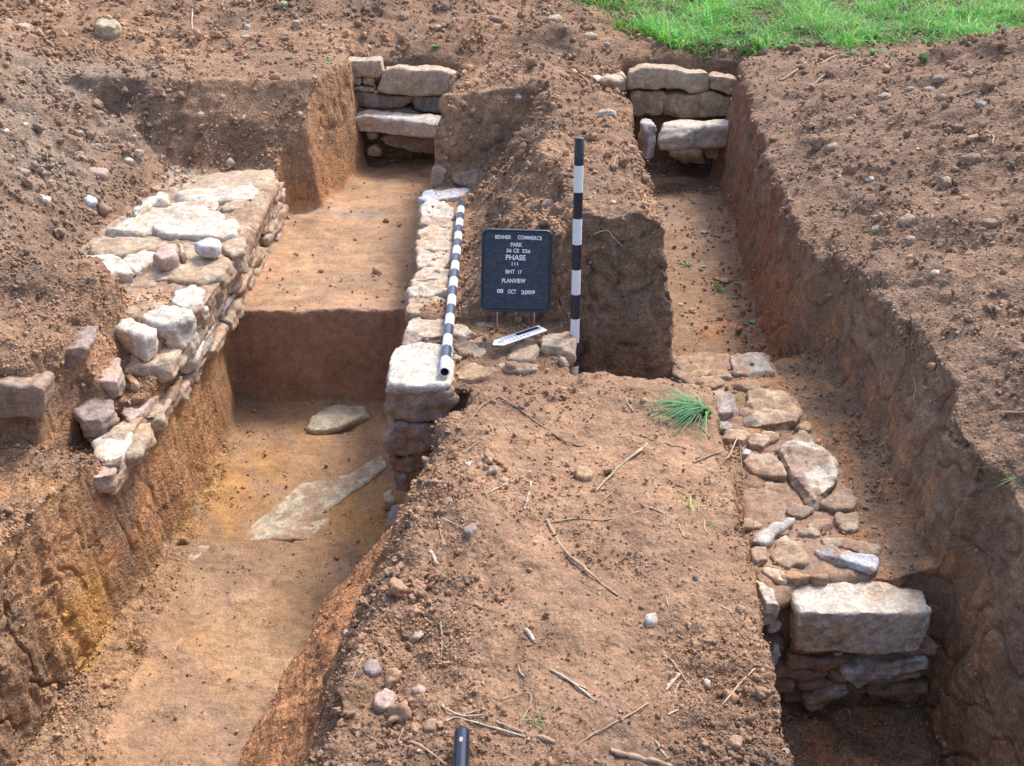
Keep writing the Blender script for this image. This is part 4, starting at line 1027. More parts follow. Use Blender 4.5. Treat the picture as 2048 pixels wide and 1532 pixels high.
def rrect(w_, h_, r, n=8):
    P = []
    for cx, cy, a0 in ((w_/2 - r, h_/2 - r, 0), (-w_/2 + r, h_/2 - r, 90), (-w_/2 + r, -h_/2 + r, 180), (w_/2 - r, -h_/2 + r, 270)):
        for k in range(n + 1):
            t = R(a0 + 90 * k / n); P.append((cx + r * math.cos(t), cy + r * math.sin(t)))
    return P
def ring_solid(loops, close_front=False, close_back=True):
    """loops: list of (outline, z) joined in order"""
    n = len(loops[0][0]); V = []; F = []
    for P, z in loops: V += [Vector((x, y, z)) for x, y in P]
    for i in range(len(loops) - 1):
        for k in range(n): F.append([i * n + k, i * n + (k + 1) % n, (i + 1) * n + (k + 1) % n, (i + 1) * n + k])
    if close_back: F.append(list(range(n - 1, -1, -1)))
    if close_front: F.append([(len(loops) - 1) * n + k for k in range(n)])
    return V, F
rc = BW * 0.10
O = lambda d: rrect(BW - 2 * d, BH - 2 * d, max(rc - d, 0.004))
fr = 0.009
V, F = ring_solid([(O(0.002), -0.010), (O(0), -0.007), (O(0), 0.006), (O(0.002), 0.0095), (O(0.005), 0.0105), (O(fr - 0.002), 0.0085), (O(fr), 0.004), (O(fr), -0.002)])
me = mesh_from(V, F); me.polygons.foreach_set('use_smooth', [len(f) == 4 for f in F]); bput(me, 'frame', M_FRAME)
# grooved face: ridge profile, width follows the rounded outline
NR = 46; iw = BW - 2 * fr; ih = BH - 2 * fr; ri_ = max(rc - fr, 0.004)
V = []; F = []
def halfw(y):
    dy = abs(y) - (ih / 2 - ri_)
    if dy <= 0: return iw / 2
    return iw / 2 - ri_ + math.sqrt(max(ri_ * ri_ - dy * dy, 0))
p = ih / NR; rows = []
for i in range(NR):
    y0 = -ih / 2 + i * p
    for f_, z_ in ((0.0, 0.0), (0.18, 0.0), (0.28, 0.0022), (0.45, 0.0028), (0.78, 0.0028), (0.95, 0.0022)): rows.append((y0 + f_ * p, z_))
rows.append((ih / 2, 0.0))
for y_, z_ in rows:
    hw = halfw(y_) - 0.0003; V += [Vector((-hw, y_, z_)), Vector((hw, y_, z_))]
F = [[2 * i, 2 * i + 1, 2 * i + 3, 2 * i + 2] for i in range(len(rows) - 1)]
me = mesh_from(V, F); bput(me, 'grooved_panel', M_FELT)
def word(txt, u0, u1, v0, hf, bold=0.0):
    cu = bpy.data.curves.new('t', 'FONT'); cu.body = txt; cu.size = 1.0; cu.extrude = 0.02; cu.offset = bold; cu.resolution_u = 4
    to = bpy.data.objects.new('t', cu); COL.objects.link(to)
    me = bpy.data.meshes.new_from_object(to.evaluated_get(bpy.context.evaluated_depsgraph_get())); bpy.data.objects.remove(to)
    c = get_co(me); mn, mx = c.min(0), c.max(0)
    W_ = (u1 - u0) * BW; H_ = hf * BH * 1.12
    c[:, 0] = (c[:, 0] - mn[0]) / (mx[0] - mn[0]) * W_ + (u0 - 0.5) * BW
    c[:, 1] = (c[:, 1] - mn[1]) / (mx[1] - mn[1]) * H_ + (0.5 - v0) * BH - H_ / 2
    c[:, 2] = (c[:, 2] - mn[2]) / (mx[2] - mn[2]) * 0.0020 + 0.0029
    tw = R(random.Random(len(txt) * 7 + int(v0 * 1000) + int(u0 * 100)).uniform(-1.3, 1.3)); cx_, cy_ = c[:, 0].mean(), c[:, 1].mean()
    dx, dy = c[:, 0] - cx_, c[:, 1] - cy_; c[:, 0] = cx_ + dx * math.cos(tw) - dy * math.sin(tw); c[:, 1] = cy_ + dx * math.sin(tw) + dy * math.cos(tw)
    me.vertices.foreach_set('co', c.astype(np.float32).ravel()); me.update()
    return me
def line(words):
    for wd in words: bput(word(*wd), 'lettering', M_LET)
BD = 0.028
for ws in ([('BENNER', .190, .415, .095, .042, BD), ('COMMERCE', .505, .845, .097, .042, BD)],
           [('PARK', .410, .575, .183, .045, BD)],
           [('36', .352, .425, .255, .042, BD), ('CE', .448, .530, .255, .042, BD), ('526', .575, .690, .257, .042, BD)],
           [('PHASE', .345, .625, .337, .058, BD)],
           [('I', .432, .444, .415, .036, 0), ('I', .470, .482, .415, .036, 0), ('I', .508, .520, .415, .036, 0)],
           [('BHT', .348, .480, .510, .042, BD), ('17', .525, .575, .512, .040, BD)],
           [('PLANVIEW', .298, .635, .620, .048, BD)],
           [('08', .232, .322, .748, .046, BD), ('OCT', .385, .505, .752, .046, BD), ('2009', .575, .772, .757, .046, BD)]):
    line(ws)
for u in (0.245, 0.775):
    top = bc + ex * (u - 0.5) * BW - ey * (BH / 2 - 0.02) - ez * 0.012
    fx = hit(995 if u < 0.5 else 1069, 655)[0]
    V, F = tube_mesh([top - bc, top - ey * 0.03 - bc, Vector((fx.x, fx.y, fx.z - 0.02)) - bc], 0.0024, 8)
    me = mesh_from(V, F); me.polygons.foreach_set('use_smooth', [len(f) == 4 for f in F]); link(me, 'leg', M_WIRE, board, bc)
# back prop of the easel
top = bc + ey * BH * 0.3 - ez * 0.012
V, F = tube_mesh([top - bc, Vector((bc.x, bc.y + 0.10, 0.02)) - bc], 0.0024, 8); link(mesh_from(V, F), 'prop', M_WIRE, board, bc)

# ------------------------------------------------------------------ photo scale (north arrow card)
zs = 0.034
A, B_ = PZ(985, 690, zs), PZ(1086, 656, zs)
ax_ = (B_ - A).normalized(); Lc = (B_ - A).length; an = Vector((-ax_.y, ax_.x, 0)); wc = (PZ(1008, 691, zs) - PZ(1001, 680, zs)).length * 0.5
wc = Lc * 0.115
scale = empty('photo_scale', A, 'small white arrow shaped scale card lying below the letter board', 'scale card')
def card(P, z0, z1):
    n = len(P); V = [ax_ * a * Lc + an * b * wc + Vector((0, 0, z0)) for a, b in P] + [ax_ * a * Lc + an * b * wc + Vector((0, 0, z1)) for a, b in P]
    F = [list(range(n - 1, -1, -1)), [n + k for k in range(n)]] + [[k, (k + 1) % n, n + (k + 1) % n, n + k] for k in range(n)]
    return V, F
V, F = card([(0, 0), (0.12, -1), (0.95, -1), (1.0, -0.9), (1.0, 0.9), (0.95, 1), (0.12, 1)], -0.0015, 0.0015)
link(mesh_from(V, F), 'card', M_WHITE, scale, A)
marks = [card([(0.50, 0.15), (0.95, 0.15), (0.95, 0.8), (0.50, 0.8)], 0.0016, 0.0019)]
for k in range(5): marks.append(card([(0.22 + k * 0.06, 0.1), (0.23 + k * 0.06, 0.1), (0.23 + k * 0.06, 0.75), (0.22 + k * 0.06, 0.75)], 0.0016, 0.0019))
for k in range(6): marks.append(card([(0.30 + k * 0.07, -0.75), (0.31 + k * 0.07, -0.75), (0.31 + k * 0.07, -0.25), (0.30 + k * 0.07, -0.25)], 0.0016, 0.0019))
marks.append(card([(0.10, -0.1), (0.20, -0.08), (0.20, 0.02), (0.10, 0.0)], 0.0016, 0.0019))
marks.append(card([(0.13, 0.25), (0.19, -0.45), (0.20, -0.40), (0.14, 0.30)], 0.0016, 0.0019))
link(join_mesh(marks, False), 'printed_marks', M_BLACK, scale, A)

# ------------------------------------------------------------------ sticks, straws and roots
def veg(name, c1, rough=0.75):
    return plain(name, c1, rough, 0.25, bump=0.8, var=0.75)
M_STRAW = veg('dry_straw', (0.50, 0.385, 0.25)); M_ROOT = veg('dry_root', (0.42, 0.295, 0.19)); M_TWIG = veg('brown_twig', (0.30, 0.20, 0.13)); M_PALE = veg('bleached_straw', (0.54, 0.46, 0.36))
MM = {'s': M_STRAW, 'r': M_ROOT, 't': M_TWIG, 'p': M_PALE}
def stick(P, r, m, label, name='twig', forks=(), lift=0.45, cat=None):
    r *= 0.88
    W_ = []
    for px, py in P:
        h = hit(px, py)
        if h[0] is None: return
        W_.append(h[0] + Vector((0, 0, r * lift)))
    # keep the run of the stick even: no plunging into the gaps between clods
    for _ in range(2):
        for i in range(1, len(W_) - 1): W_[i].z = max(W_[i].z, (W_[i - 1].z + W_[i + 1].z) / 2 - 0.002)
    C = catmull(W_, 5); n = len(C)
    rq = random.Random(int(P[0][0] * 3 + P[0][1])); e0, e1 = rq.uniform(0.45, 0.9), rq.uniform(0.3, 0.8)
    rad = [r * (e0 + (e1 - e0) * i / n) * rq.uniform(0.78, 1.2) * (1.35 if rq.random() < 0.08 else 1) * 1.25 for i in range(n)]
    C = [c + Vector((rq.uniform(-1, 1), rq.uniform(-1, 1), rq.uniform(-0.5, 0.5))) * r * 0.35 for c in C]
    parts = [tube_mesh([c - W_[0] for c in C], rad, 8, True, 0.28, int(P[0][0]))]
    for Q, rr in forks:
        G = [hit(*q)[0] + Vector((0, 0, rr)) - W_[0] for q in Q]
        parts.append(tube_mesh(catmull(G, 4), [rr * (1 - 0.5 * i / (4 * len(G))) for i in range((len(G) - 1) * 4 + 1)], 6, True, 0.15, int(Q[0][0])))
    me = join_mesh(parts)
    o = link(me, name, MM[m], None, W_[0])
    return tag(o, label, cat or {'s': 'straw', 'p': 'straw', 'r': 'root', 't': 'twig'}[m])
K = {'s': 'straw', 'p': 'straw', 'r': 'root', 't': 'twig'}
for P, r, m, lab, *fk in (
    ([(997,793),(1040,820),(1080,850),(1125,882),(1160,893),(1172,888)], 0.0036, 't', 'long brown stem running right from the bend near the back of the baulk'),
    ([(999,794),(965,815),(935,850),(905,888)], 0.0036, 't', 'long brown stem running down the left slope from the bend'),
    ([(1295,889),(1262,918),(1228,948),(1190,985)], 0.0052, 's', 'thick split straw lying diagonally below the grass tuft', [([(1285,900),(1250,925),(1225,955)], 0.003)]),
    ([(1094,1042),(1108,1068),(1130,1104),(1165,1140),(1200,1166),(1240,1194)], 0.0058, 'r', 'thick pale root curving across the middle of the near baulk', [([(1240,1193),(1232,1200)], 0.002), ([(1165,1138),(1195,1128)], 0.0012)]),
    ([(1098,1046),(1150,1038),(1215,1040),(1278,1024)], 0.0034, 'r', 'thin root branching right from the top of the thick root'),
    ([(1255,965),(1222,988),(1185,1018),(1165,1034)], 0.0024, 'r', 'thin root just above the branching root', [([(1222,988),(1232,1006)], 0.001)]),
    ([(980,986),(1008,970),(1040,956)], 0.0042, 's', 'straw forming the left arm of the folded dry leaf'),
    ([(1032,962),(1052,962),(1072,970)], 0.0040, 's', 'short straw at the top of the folded dry leaf'),
    ([(1062,966),(1056,995),(1048,1020)], 0.0042, 'p', 'pale stalk hanging down right of the folded dry leaf'),
    ([(880,1035),(918,1056),(960,1076)], 0.0026, 'p', 'thin straight straw across the crumbs on the left slope'),
    ([(876,1032),(880,1062),(890,1092)], 0.0026, 'p', 'short pale straw crossing the thin straight one on the left slope'),
    ([(881,1240),(884,1290),(880,1346)], 0.0028, 's', 'upright looking straw left of centre on the near baulk'),
    ([(1100,1340),(1140,1364),(1190,1402)], 0.0030, 'p', 'grey split straw near the bottom middle', [([(1115,1350),(1150,1368),(1175,1380)], 0.0024)]),
    ([(883,1412),(896,1426),(925,1433),(968,1430)], 0.0034, 'p', 'grey forked twig above the long stem by the black pole', [([(925,1433),(950,1424),(972,1420)], 0.002)]),
    ([(892,1444),(912,1436),(955,1448),(1050,1475)], 0.0036, 'p', 'long grey stem lying just above the black pole'),
    ([(992,1445),(1040,1464),(1110,1486)], 0.0048, 'r', 'thick frayed stalk right of the long grey stem', [([(1095,1482),(1108,1500)], 0.0012), ([(1095,1482),(1098,1504)], 0.001)]),
    ([(1296,1408),(1245,1438),(1190,1470),(1152,1494)], 0.0040, 'r', 'straight grey brown stem rising to the right near the bottom'),
    ([(1220,1504),(1262,1514),(1305,1524),(1345,1534)], 0.0078, 'r', 'stout stick at the bottom edge of the frame'),
    ([(1312,1484),(1322,1502),(1336,1518)], 0.0048, 's', 'short fat straw just above the stout stick'),
    ([(1510,1338),(1482,1368),(1444,1412)], 0.0032, 's', 'straight straw on the right shoulder of the near baulk'),
    ([(1418,1204),(1468,1226),(1520,1248)], 0.0026, 's', 'thin straight straw near the right edge of the near baulk', [([(1460,1222),(1475,1246)], 0.0016)]),
    ([(1338,1316),(1358,1342),(1382,1376)], 0.0046, 'r', 'brown tapered stick pointing at the pale pebble'),
    ([(1357,1350),(1344,1366),(1332,1382)], 0.0062, 'p', 'short fat pale straw beside the brown tapered stick'),
    ([(1350,1388),(1358,1366),(1376,1364),(1384,1378)], 0.0026, 'p', 'curled pale straw under the fat pale straw'),
    ([(1335,1430),(1355,1420),(1368,1408)], 0.0026, 'p', 'tiny bent pale straw below the curled one'),
    ([(1298,879),(1335,888),(1370,896)], 0.0042, 's', 'pale straw lying just under the grass tuft'),
    ([(1240,874),(1270,870),(1298,876)], 0.0030, 's', 'thin curved straw left of the pale one under the grass tuft'),
    ([(1385,926),(1415,914),(1448,903)], 0.0034, 'r', 'forked reddish twig right of the grass tuft', [([(1436,908),(1440,894)], 0.0022)]),
    ([(1432,916),(1456,915),(1470,932),(1484,952)], 0.0026, 'p', 'bent straw at the right edge below the grass tuft'),
    ([(1396,852),(1412,866),(1420,880)], 0.0020, 's', 'short straw under the right side of the grass tuft'),
    ([(1334,966),(1352,970),(1370,976)], 0.0024, 't', 'short straight twig in the middle right of the baulk'),
    ([(1250,794),(1256,808),(1266,824)], 0.0038, 's', 'short straw near the back edge of the near baulk'),
    ([(925,906),(958,884),(990,868)], 0.0030, 'p', 'grey twig on the left shoulder below the bent brown stem'),
    ([(985,826),(1005,842),(1022,868)], 0.0024, 'p', 'pale curved straw below the bend of the brown stem'),
    ([(818,1482),(856,1504),(895,1534)], 0.0040, 'r', 'reddish root left of the black pole'),
    ([(796,1486),(804,1464),(814,1444)], 0.0026, 's', 'short reddish straw at the bottom left of the baulk'),
    ([(1034,1328),(1040,1344),(1050,1356)], 0.0034, 's', 'small curved straw piece in the centre bottom'),
    ([(1052,1262),(1060,1272),(1068,1284)], 0.0080, 'p', 'short cut stalk end in the centre of the near baulk'),
    ([(862,1106),(868,1118),(876,1132)], 0.0062, 'p', 'stubby pale cut stalk on the left slope of the baulk'),
    ([(700,1306),(716,1304),(735,1310)], 0.0040, 'p', 'pale root sticking out of the left edge of the baulk', [([(716,1304),(690,1320)], 0.0012), ([(728,1308),(712,1344),(700,1372)], 0.001), ([(728,1308),(700,1322),(686,1328)], 0.001)]),
    ([(1300,1016),(1318,1024),(1340,1036)], 0.0040, 's', 'broken stalk near the right middle of the baulk'),
    ([(1358,1052),(1362,1062),(1368,1074)], 0.0044, 's', 'small pale husk on the right of the near baulk'),
    ([(1332,1192),(1334,1202),(1336,1212)], 0.0032, 's', 'tiny upright husk above the white stone'),
    ([(1410,1042),(1408,1056),(1416,1068)], 0.0028, 's', 'short straw beside the little green sprout'),
    ([(1000,1400),(1055,1386),(1060,1410),(1040,1446)], 0.0018, 'p', 'thin curly root at the bottom centre'),
    ([(1116,1336),(1112,1380),(1104,1420)], 0.0008, 't', 'hair thin root left of the grey split straw'),
    ([(1060,1494),(1100,1464),(1140,1448)], 0.0014, 't', 'thin root crossing the thick frayed stalk'),
    ([(1180,472),(1212,461),(1228,476),(1246,494)], 0.0030, 'p', 'thin bent straw on the dark cut face right of the upright pole'),
    ([(1168,398),(1180,396),(1190,386)], 0.0034, 'p', 'pale curved straw beside the upright pole'),
    ([(1075,445),(1092,443),(1110,446)], 0.0026, 'p', 'pale twig just above the letter board'),
    ([(1228,340),(1230,325),(1236,306)], 0.0026, 'p', 'upright thin straw on the spill right of the upright pole'),
    ([(1262,346),(1276,345),(1290,347)], 0.0026, 'p', 'short level straw near the right edge of the spill'),
    ([(1292,410),(1290,398),(1284,406)], 0.0026, 'p', 'tiny hooked straw near the right edge of the spill'),
    ([(388,-6),(384,30),(385,70)], 0.010, 'p', 'white root hanging down the far left bank'),
    ([(326,96),(330,108),(340,116)], 0.006, 's', 'short curved root at the foot of the far left bank'),
    ([(1612,126),(1592,142),(1560,162)], 0.008, 's', 'pale straw nearest the far wall on the right side'),
    ([(1652,148),(1628,168),(1596,190)], 0.008, 's', 'pale straw lying on the lip of the right trench'),
    ([(1640,128),(1680,122),(1740,124)], 0.005, 's', 'pale straw close to the grass edge'),
    ([(1715,138),(1735,132),(1750,128)], 0.007, 's', 'short straw on top of the right heap'),
    ([(1925,150),(1945,142),(1962,136)], 0.010, 's', 'pale stick high on the right heap near the frame edge'),
    ([(1916,192),(1935,186),(1950,180)], 0.006, 'p', 'white straw just under the pale stick on the right heap'),
    ([(1972,262),(1986,272),(1984,290)], 0.005, 'r', 'curved root beside the orange stone on the right heap'),
    ([(2002,826),(2018,832),(2050,826)], 0.0042, 'r', 'pale root poking from the trench side at the right frame edge'),
    ([(1763,745),(1762,758),(1762,772)], 0.0040, 's', 'short pale root hanging in the right trench wall'),
    ([(1828,756),(1832,778),(1826,800)], 0.0034, 's', 'thin root hanging higher in the right trench wall'),
    ([(1770,876),(1766,888),(1758,894)], 0.0030, 's', 'tiny hooked root low in the right trench wall'),
    ([(1470,1055),(1485,1062),(1502,1070),(1504,1096)], 0.0018, 't', 'dark thin root over the edge beside the blue white stone'),
    ([(1672,1440),(1680,1424),(1696,1418),(1700,1434)], 0.0030, 'p', 'curled pale root on the dirt floor under the squared block'),
    ([(1565,1440),(1578,1434),(1590,1438)], 0.0040, 'p', 'pale root end low beside the near baulk edge'),
    ([(1335,505),(1365,520),(1380,540)], 0.003, 't', 'thin root beside the green weed in the right trench floor')):
    stick(P, r, m, lab, {'s': 'straw', 'p': 'straw', 'r': 'root', 't': 'twig'}[m], fk[0] if fk else ())
# curled lump of a root behind the letter board
print('sticks', round(time.time() - T0, 1))

# ------------------------------------------------------------------ green things
def leaf_mat():
    m, n, b = mat('leaf_green'); L = n.links.new
    at = N_(n, 'ShaderNodeVertexColor', layer_name='Col'); L(at.outputs[0], b.inputs['Base Color'])
    b.inputs['Roughness'].default_value = 0.5; b.inputs['Specular IOR Level'].default_value = 0.35
    tr_ = N_(n, 'ShaderNodeBsdfTranslucent'); L(at.outputs[0], tr_.inputs[0])
    ms = N_(n, 'ShaderNodeMixShader', i_0=0.35); L(b.outputs[0], ms.inputs[1]); L(tr_.outputs[0], ms.inputs[2])
    L(ms.outputs[0], n.nodes['Material Output'].inputs[0])
    return m
M_LEAF = leaf_mat()
def blades(bases, dirs, lens, wid, droop, cols, seed=0, seg=5):
    """curved tapering blades; arrays (n,3),(n,2),(n,)"""
    rs = np.random.RandomState(seed); n = len(bases)
    t = np.linspace(0, 1, seg + 1)
    horiz = np.concatenate([dirs, np.zeros((n, 1))], 1)
    perp = np.stack([-dirs[:, 1], dirs[:, 0], np.zeros(n)], -1)
    V = np.zeros((n, seg + 1, 2, 3))
    for i, ti in enumerate(t):
        out = lens * ti * (0.25 + droop * ti); up = lens * (ti * (1.0 - 0.25 * droop) - droop * 0.62 * ti * ti)
        c = bases + horiz * out[:, None] + np.array([0, 0, 1.0]) * up[:, None]
        w_ = wid * (1 - ti) ** 0.6 * (0.6 + 0.4 * min(1, ti * 4)) + 1e-5
        V[:, i, 0] = c - perp * w_[:, None]; V[:, i, 1] = c + perp * w_[:, None] + np.array([0, 0, 0.3]) * w_[:, None]
    base = (np.arange(n) * (seg + 1) * 2)[:, None, None]
    q = np.array([[2 * i, 2 * i + 1, 2 * i + 3, 2 * i + 2] for i in range(seg)])[None]
    F = (q + base).reshape(-1, 4)
    C = np.repeat(cols[:, None, :], (seg + 1) * 2, 1).reshape(-1, 3)
    return V.reshape(-1, 3), F, C
def veg_obj(name, V, F, C, loc, label, cat, kind=None):
    me = grid_mesh(V - np.array(loc), F, name); set_col(me, np.clip(C, 0, 0.95)); me.polygons.foreach_set('use_smooth', np.ones(len(me.polygons), bool))
    return tag(link(me, name, M_LEAF, None, loc), label, cat, kind=kind)
rs = np.random.RandomState(5)
def tuft(px, py, n, L0, ang, spread, label, wid=0.0022, seed=1, droop=0.8, col=(0.10, 0.30, 0.07), name='grass_tuft'):
    rs = np.random.RandomState(seed)
    p = hit(px, py)[0]
    a = R(ang) + rs.randn(n) * R(spread)
    dirs = np.stack([np.cos(a), np.sin(a)], -1)
    bases = np.array(p) + np.stack([rs.randn(n) * 0.012, rs.randn(n) * 0.012, np.full(n, -0.004)], -1)
    cols = np.array(col) * rs.uniform(0.6, 1.5, n)[:, None] * np.stack([rs.uniform(0.8, 1.5, n), np.ones(n), rs.uniform(0.7, 1.5, n)], -1)
    dr = rs.rand(n) < 0.10; cols[dr] = np.array([0.42, 0.36, 0.18]) * rs.uniform(0.7, 1.1, dr.sum())[:, None]
    V, F, C = blades(bases, dirs, L0 * rs.uniform(0.5, 1.1, n), wid * rs.uniform(0.7, 1.2, n), droop * rs.uniform(0.75, 1.1, n), cols, seed)
    return veg_obj(name, V, F, C, p, label, 'grass')
tuft(1408, 824, 150, 0.185, 196, 30, 'bright green grass tuft flopping left on the near baulk', wid=0.0032, seed=3, droop=1.05, col=(0.15, 0.40, 0.16))
tuft(1440, 815, 26, 0.10, 20, 60, 'smaller grass sprig beside the big tuft at the baulk edge', wid=0.0026, seed=4, droop=0.9, col=(0.12, 0.33, 0.07))
tuft(1438, 850, 10, 0.06, 250, 50, 'limp olive green blades below the big tuft', wid=0.002, seed=14, droop=0.95, col=(0.16, 0.26, 0.08))
tuft(1378, 1010, 9, 0.065, 200, 80, 'yellow green uprooted weed on the near baulk', wid=0.0026, seed=6, droop=1.0, col=(0.34, 0.48, 0.12), name='weed')
tuft(1422, 1052, 10, 0.022, 30, 100, 'tiny bright green sprout near the right edge of the baulk', wid=0.003, seed=7, droop=0.8, col=(0.14, 0.42, 0.06), name='weed')
tuft(1070, 1440, 16, 0.04, 90, 100, 'small mossy weed among straws at the bottom centre', wid=0.0018, seed=8, droop=0.9, col=(0.16, 0.30, 0.12), name='weed')
tuft(842, 1152, 10, 0.04, 200, 60, 'sparse pale green blades on the left slope of the baulk', wid=0.0012, seed=9, droop=0.7, col=(0.22, 0.36, 0.14), name='weed')
tuft(820, 1168, 6, 0.03, 240, 60, 'few grey green blades lower on the left slope', wid=0.0012, seed=10, droop=0.7, col=(0.22, 0.34, 0.18), name='weed')
tuft(1375, 532, 26, 0.06, 90, 120, 'grey green weed on the floor of the right trench', wid=0.004, seed=11, droop=0.95, col=(0.16, 0.24, 0.12), name='weed')
tuft(1440, 582, 26, 0.085, 20, 90, 'dark green weed by the brown leaf in the right trench', wid=0.003, seed=12, droop=0.98, col=(0.10, 0.24, 0.08), name='weed')
tuft(2026, 958, 4, 0.11, 200, 25, 'long single grass blade at the right frame edge', wid=0.0022, seed=13, droop=1.0, col=(0.12, 0.33, 0.07))
for i, (px, py) in enumerate(((1350,96),(1390,104),(1440,92),(1560,98),(1700,112),(1745,108),(1850,120),(1600,92))):
    tuft(px, py, 22, 0.12, 250, 90, ['low weed hanging over the far cut just left of the stones', 'second low weed hanging over the far cut', 'broad weed on the far edge above the big wall stone', 'small weed where the far soil meets the grass',
         'weed on bare soil right of the far wall', 'spiky weed on bare soil left of the right heap', 'weed at the top of the right heap', 'straggly weed above the end of the far wall'][i], wid=0.006, seed=30 + i, droop=0.8, col=(0.09, 0.28, 0.07), name='weed')
# fallen leaves
def leaf(px, py, s, ang, col, label, curl=0.25):
    p, nrm, _ = hit(px, py); p = p + Vector((0, 0, 0.004))
    n = 9; V = []; F = []
    for i in range(n):
        t = i / (n - 1); w_ = math.sin(math.pi * t ** 0.8) * 0.36 + 0.01
        for sgn in (-1, 0, 1):
            V.append(Vector(((t - 0.5) * s, sgn * w_ * s, (0.10 * abs(sgn) + curl * (t - 0.5) ** 2) * s)))
    for i in range(n - 1):
        for k in range(2): F.append([i * 3 + k, i * 3 + k + 1, i * 3 + k + 4, i * 3 + k + 3])
    Rm = Matrix.Rotation(R(ang), 3, 'Z')
    me = mesh_from([Rm @ v for v in V], F); me.polygons.foreach_set('use_smooth', [True] * len(F))
    c = np.tile(np.array(col), (len(V), 1)) * np.random.RandomState(int(px)).uniform(0.85, 1.15, (len(V), 1)); set_col(me, c)
    tag(link(me, 'leaf', M_LEAF, None, p), label, 'leaf')
for a in ((1506, 646, 0.055, 10, (0.20, 0.36, 0.24), 'pale green leaf lying on the right trench floor nearest the wall footing'), (1492, 650, 0.035, 190, (0.16, 0.30, 0.20), 'small leaf touching the pale green one near the footing'),
          (1362, 610, 0.03, 40, (0.55, 0.58, 0.52), 'small whitish leaf on the left of the right trench floor'), (1408, 534, 0.035, 20, (0.30, 0.42, 0.32), 'grey green leaf beside the weed in the right trench'),
          (1470, 597, 0.035, 10, (0.12, 0.28, 0.18), 'green leaf of the pair below the dark green weed, upper one'), (1470, 612, 0.035, 170, (0.12, 0.24, 0.16), 'green leaf of the pair below the dark green weed, lower one'),
          (1452, 564, 0.09, 5, (0.36, 0.24, 0.17), 'dry brown leaf with curled edge in the right trench'), (1434, 560, 0.05, 160, (0.55, 0.42, 0.08), 'yellow leaf tucked under the dry brown leaf'),
          (1474, 568, 0.05, 30, (0.14, 0.34, 0.14), 'bright green leaf at the tip of the dark green weed'), (1408, 466, 0.045, 10, (0.42, 0.52, 0.40), 'pale leaf far down the right trench floor'),
          (1385, 620, 0.03, 120, (0.50, 0.40, 0.32), 'tiny tan leaf in the middle of the right trench floor'), (874, 94, 0.07, 0, (0.10, 0.36, 0.08), 'green leaf on the soil behind the far wall'),
          (508, 98, 0.05, 0, (0.12, 0.40, 0.10), 'tiny green leaf on the far left bank edge'), (660, 122, 0.06, 20, (0.12, 0.34, 0.10), 'green leaf by the left end of the far wall top'),
          (1838, 300, 0.035, 70, (0.55, 0.62, 0.45), 'small pale green leaf on the right heap'), (1000, 786, 0.0, 0, (0, 0, 0), '')):
    if a[2]: leaf(*a)
# the grass at the back: blades and broad leaves nobody could count
rs = np.random.RandomState(77)
def grass_zone(x, y):
    edge = np.interp(x, [-0.6, 0.25, 0.9, 1.15, 1.7, 2.3, 2.7, 3.1, 5, 9], [10.4, 8.6, 7.75, 7.50, 7.44, 7.48, 7.62, 7.5, 7.3, 7.3])
    return y - edge - 0.22 * fbm(x, y, 0, 0.4, 61, 3)
n = 120000
yy = 7.3 + rs.rand(n) ** 1.35 * 5.5; xx = rs.uniform(-0.6, 7.5, n)
g = grass_zone(xx, yy); keep = (g > 0) & (rs.rand(n) < sstep(-0.05, 0.30, g) * 0.85 + 0.15) & (xx / yy < 0.75)
xx, yy = xx[keep], yy[keep]
gsel = (gX[:, 1] > 7.2) & (gX[:, 0] > -1) 
GX = gX[gsel]
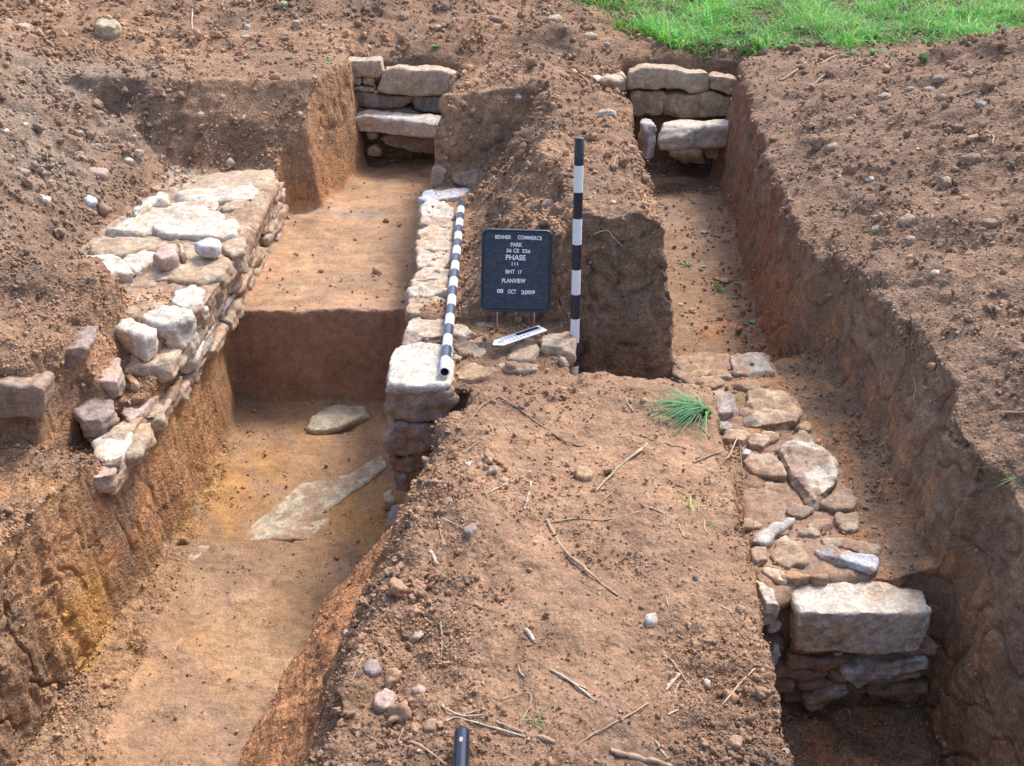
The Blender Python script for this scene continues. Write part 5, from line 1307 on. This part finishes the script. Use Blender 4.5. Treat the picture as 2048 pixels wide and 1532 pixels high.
# height lookup on a small raster of the real ground
ras = np.full((200, 280), 0.46)
ix = np.clip(((GX[:, 0] + 1) / 9.5 * 280).astype(int), 0, 279); iy = np.clip(((GX[:, 1] - 7.2) / 6.0 * 200).astype(int), 0, 199)
ras[iy, ix] = GX[:, 2]
zz = ras[np.clip(((yy - 7.2) / 6.0 * 200).astype(int), 0, 199), np.clip(((xx + 1) / 9.5 * 280).astype(int), 0, 279)] - 0.005
n = len(xx)
a = rs.uniform(0, 2 * np.pi, n); dirs = np.stack([np.cos(a), np.sin(a)], -1)
patch = fbm(xx, yy, 0, 0.45, 71, 3)
cols = np.array([0.145, 0.39, 0.065]) * (1 + 0.75 * patch + 0.25 * rs.randn(n))[:, None].clip(0.35, 1.9)
cols = cols * np.stack([1 + 0.5 * np.clip(rs.randn(n), -0.6, 2), np.ones(n), 1 + 0.5 * np.clip(rs.randn(n), -0.6, 2)], -1)
broad = rs.rand(n) < 0.35
wid = np.where(broad, rs.uniform(0.008, 0.016, n), rs.uniform(0.002, 0.0045, n))
lens = np.where(broad, rs.uniform(0.04, 0.10, n), rs.uniform(0.08, 0.23, n)) * (0.9 + 1.0 * np.clip(patch, -0.65, 1))
dry = rs.rand(n) < 0.05; cols[dry] = np.array([0.40, 0.33, 0.16])
V, F, C = blades(np.stack([xx, yy, zz], -1), dirs, lens, wid, rs.uniform(0.3, 1.0, n), cols, 4, seg=3)
veg_obj('grass', V, F, C, (2, 8, 0.45), 'lush green grass and clover growing behind the dig', 'grass', kind='stuff')
print('green', round(time.time() - T0, 1))

# ------------------------------------------------------------------ wider field so the ground carries on past the modelled strip
Vf = []; Ff = []
def quad(a, b, c, d):
    i = len(Vf); Vf.extend([a, b, c, d]); Ff.append([i, i + 1, i + 2, i + 3])
zf = 0.40
quad((-80, 14.7, zf), (80, 14.7, zf), (80, 120, zf), (-80, 120, zf))
quad((-80, -40, zf), (-0.7, -40, zf), (-0.7, 0.7, zf), (-15.3, 14.7, zf)); quad((-80, -40, zf), (-15.3, 14.7, zf), (-80, 14.7, zf), (-80, 0, zf))
quad((0.7, -40, zf), (80, -40, zf), (15.3, 14.7, zf), (0.7, 0.7, zf)); quad((80, -40, zf), (80, 0, zf), (80, 14.7, zf), (15.3, 14.7, zf))
me = mesh_from(Vf, Ff); field = link(me, 'field', soil_like('field_soil', attr=False, base=(0.16, 0.2, 0.07), bump=0.5, scale=0.1)); tag(field, kind='structure')
print('script', round(time.time() - T0, 1))
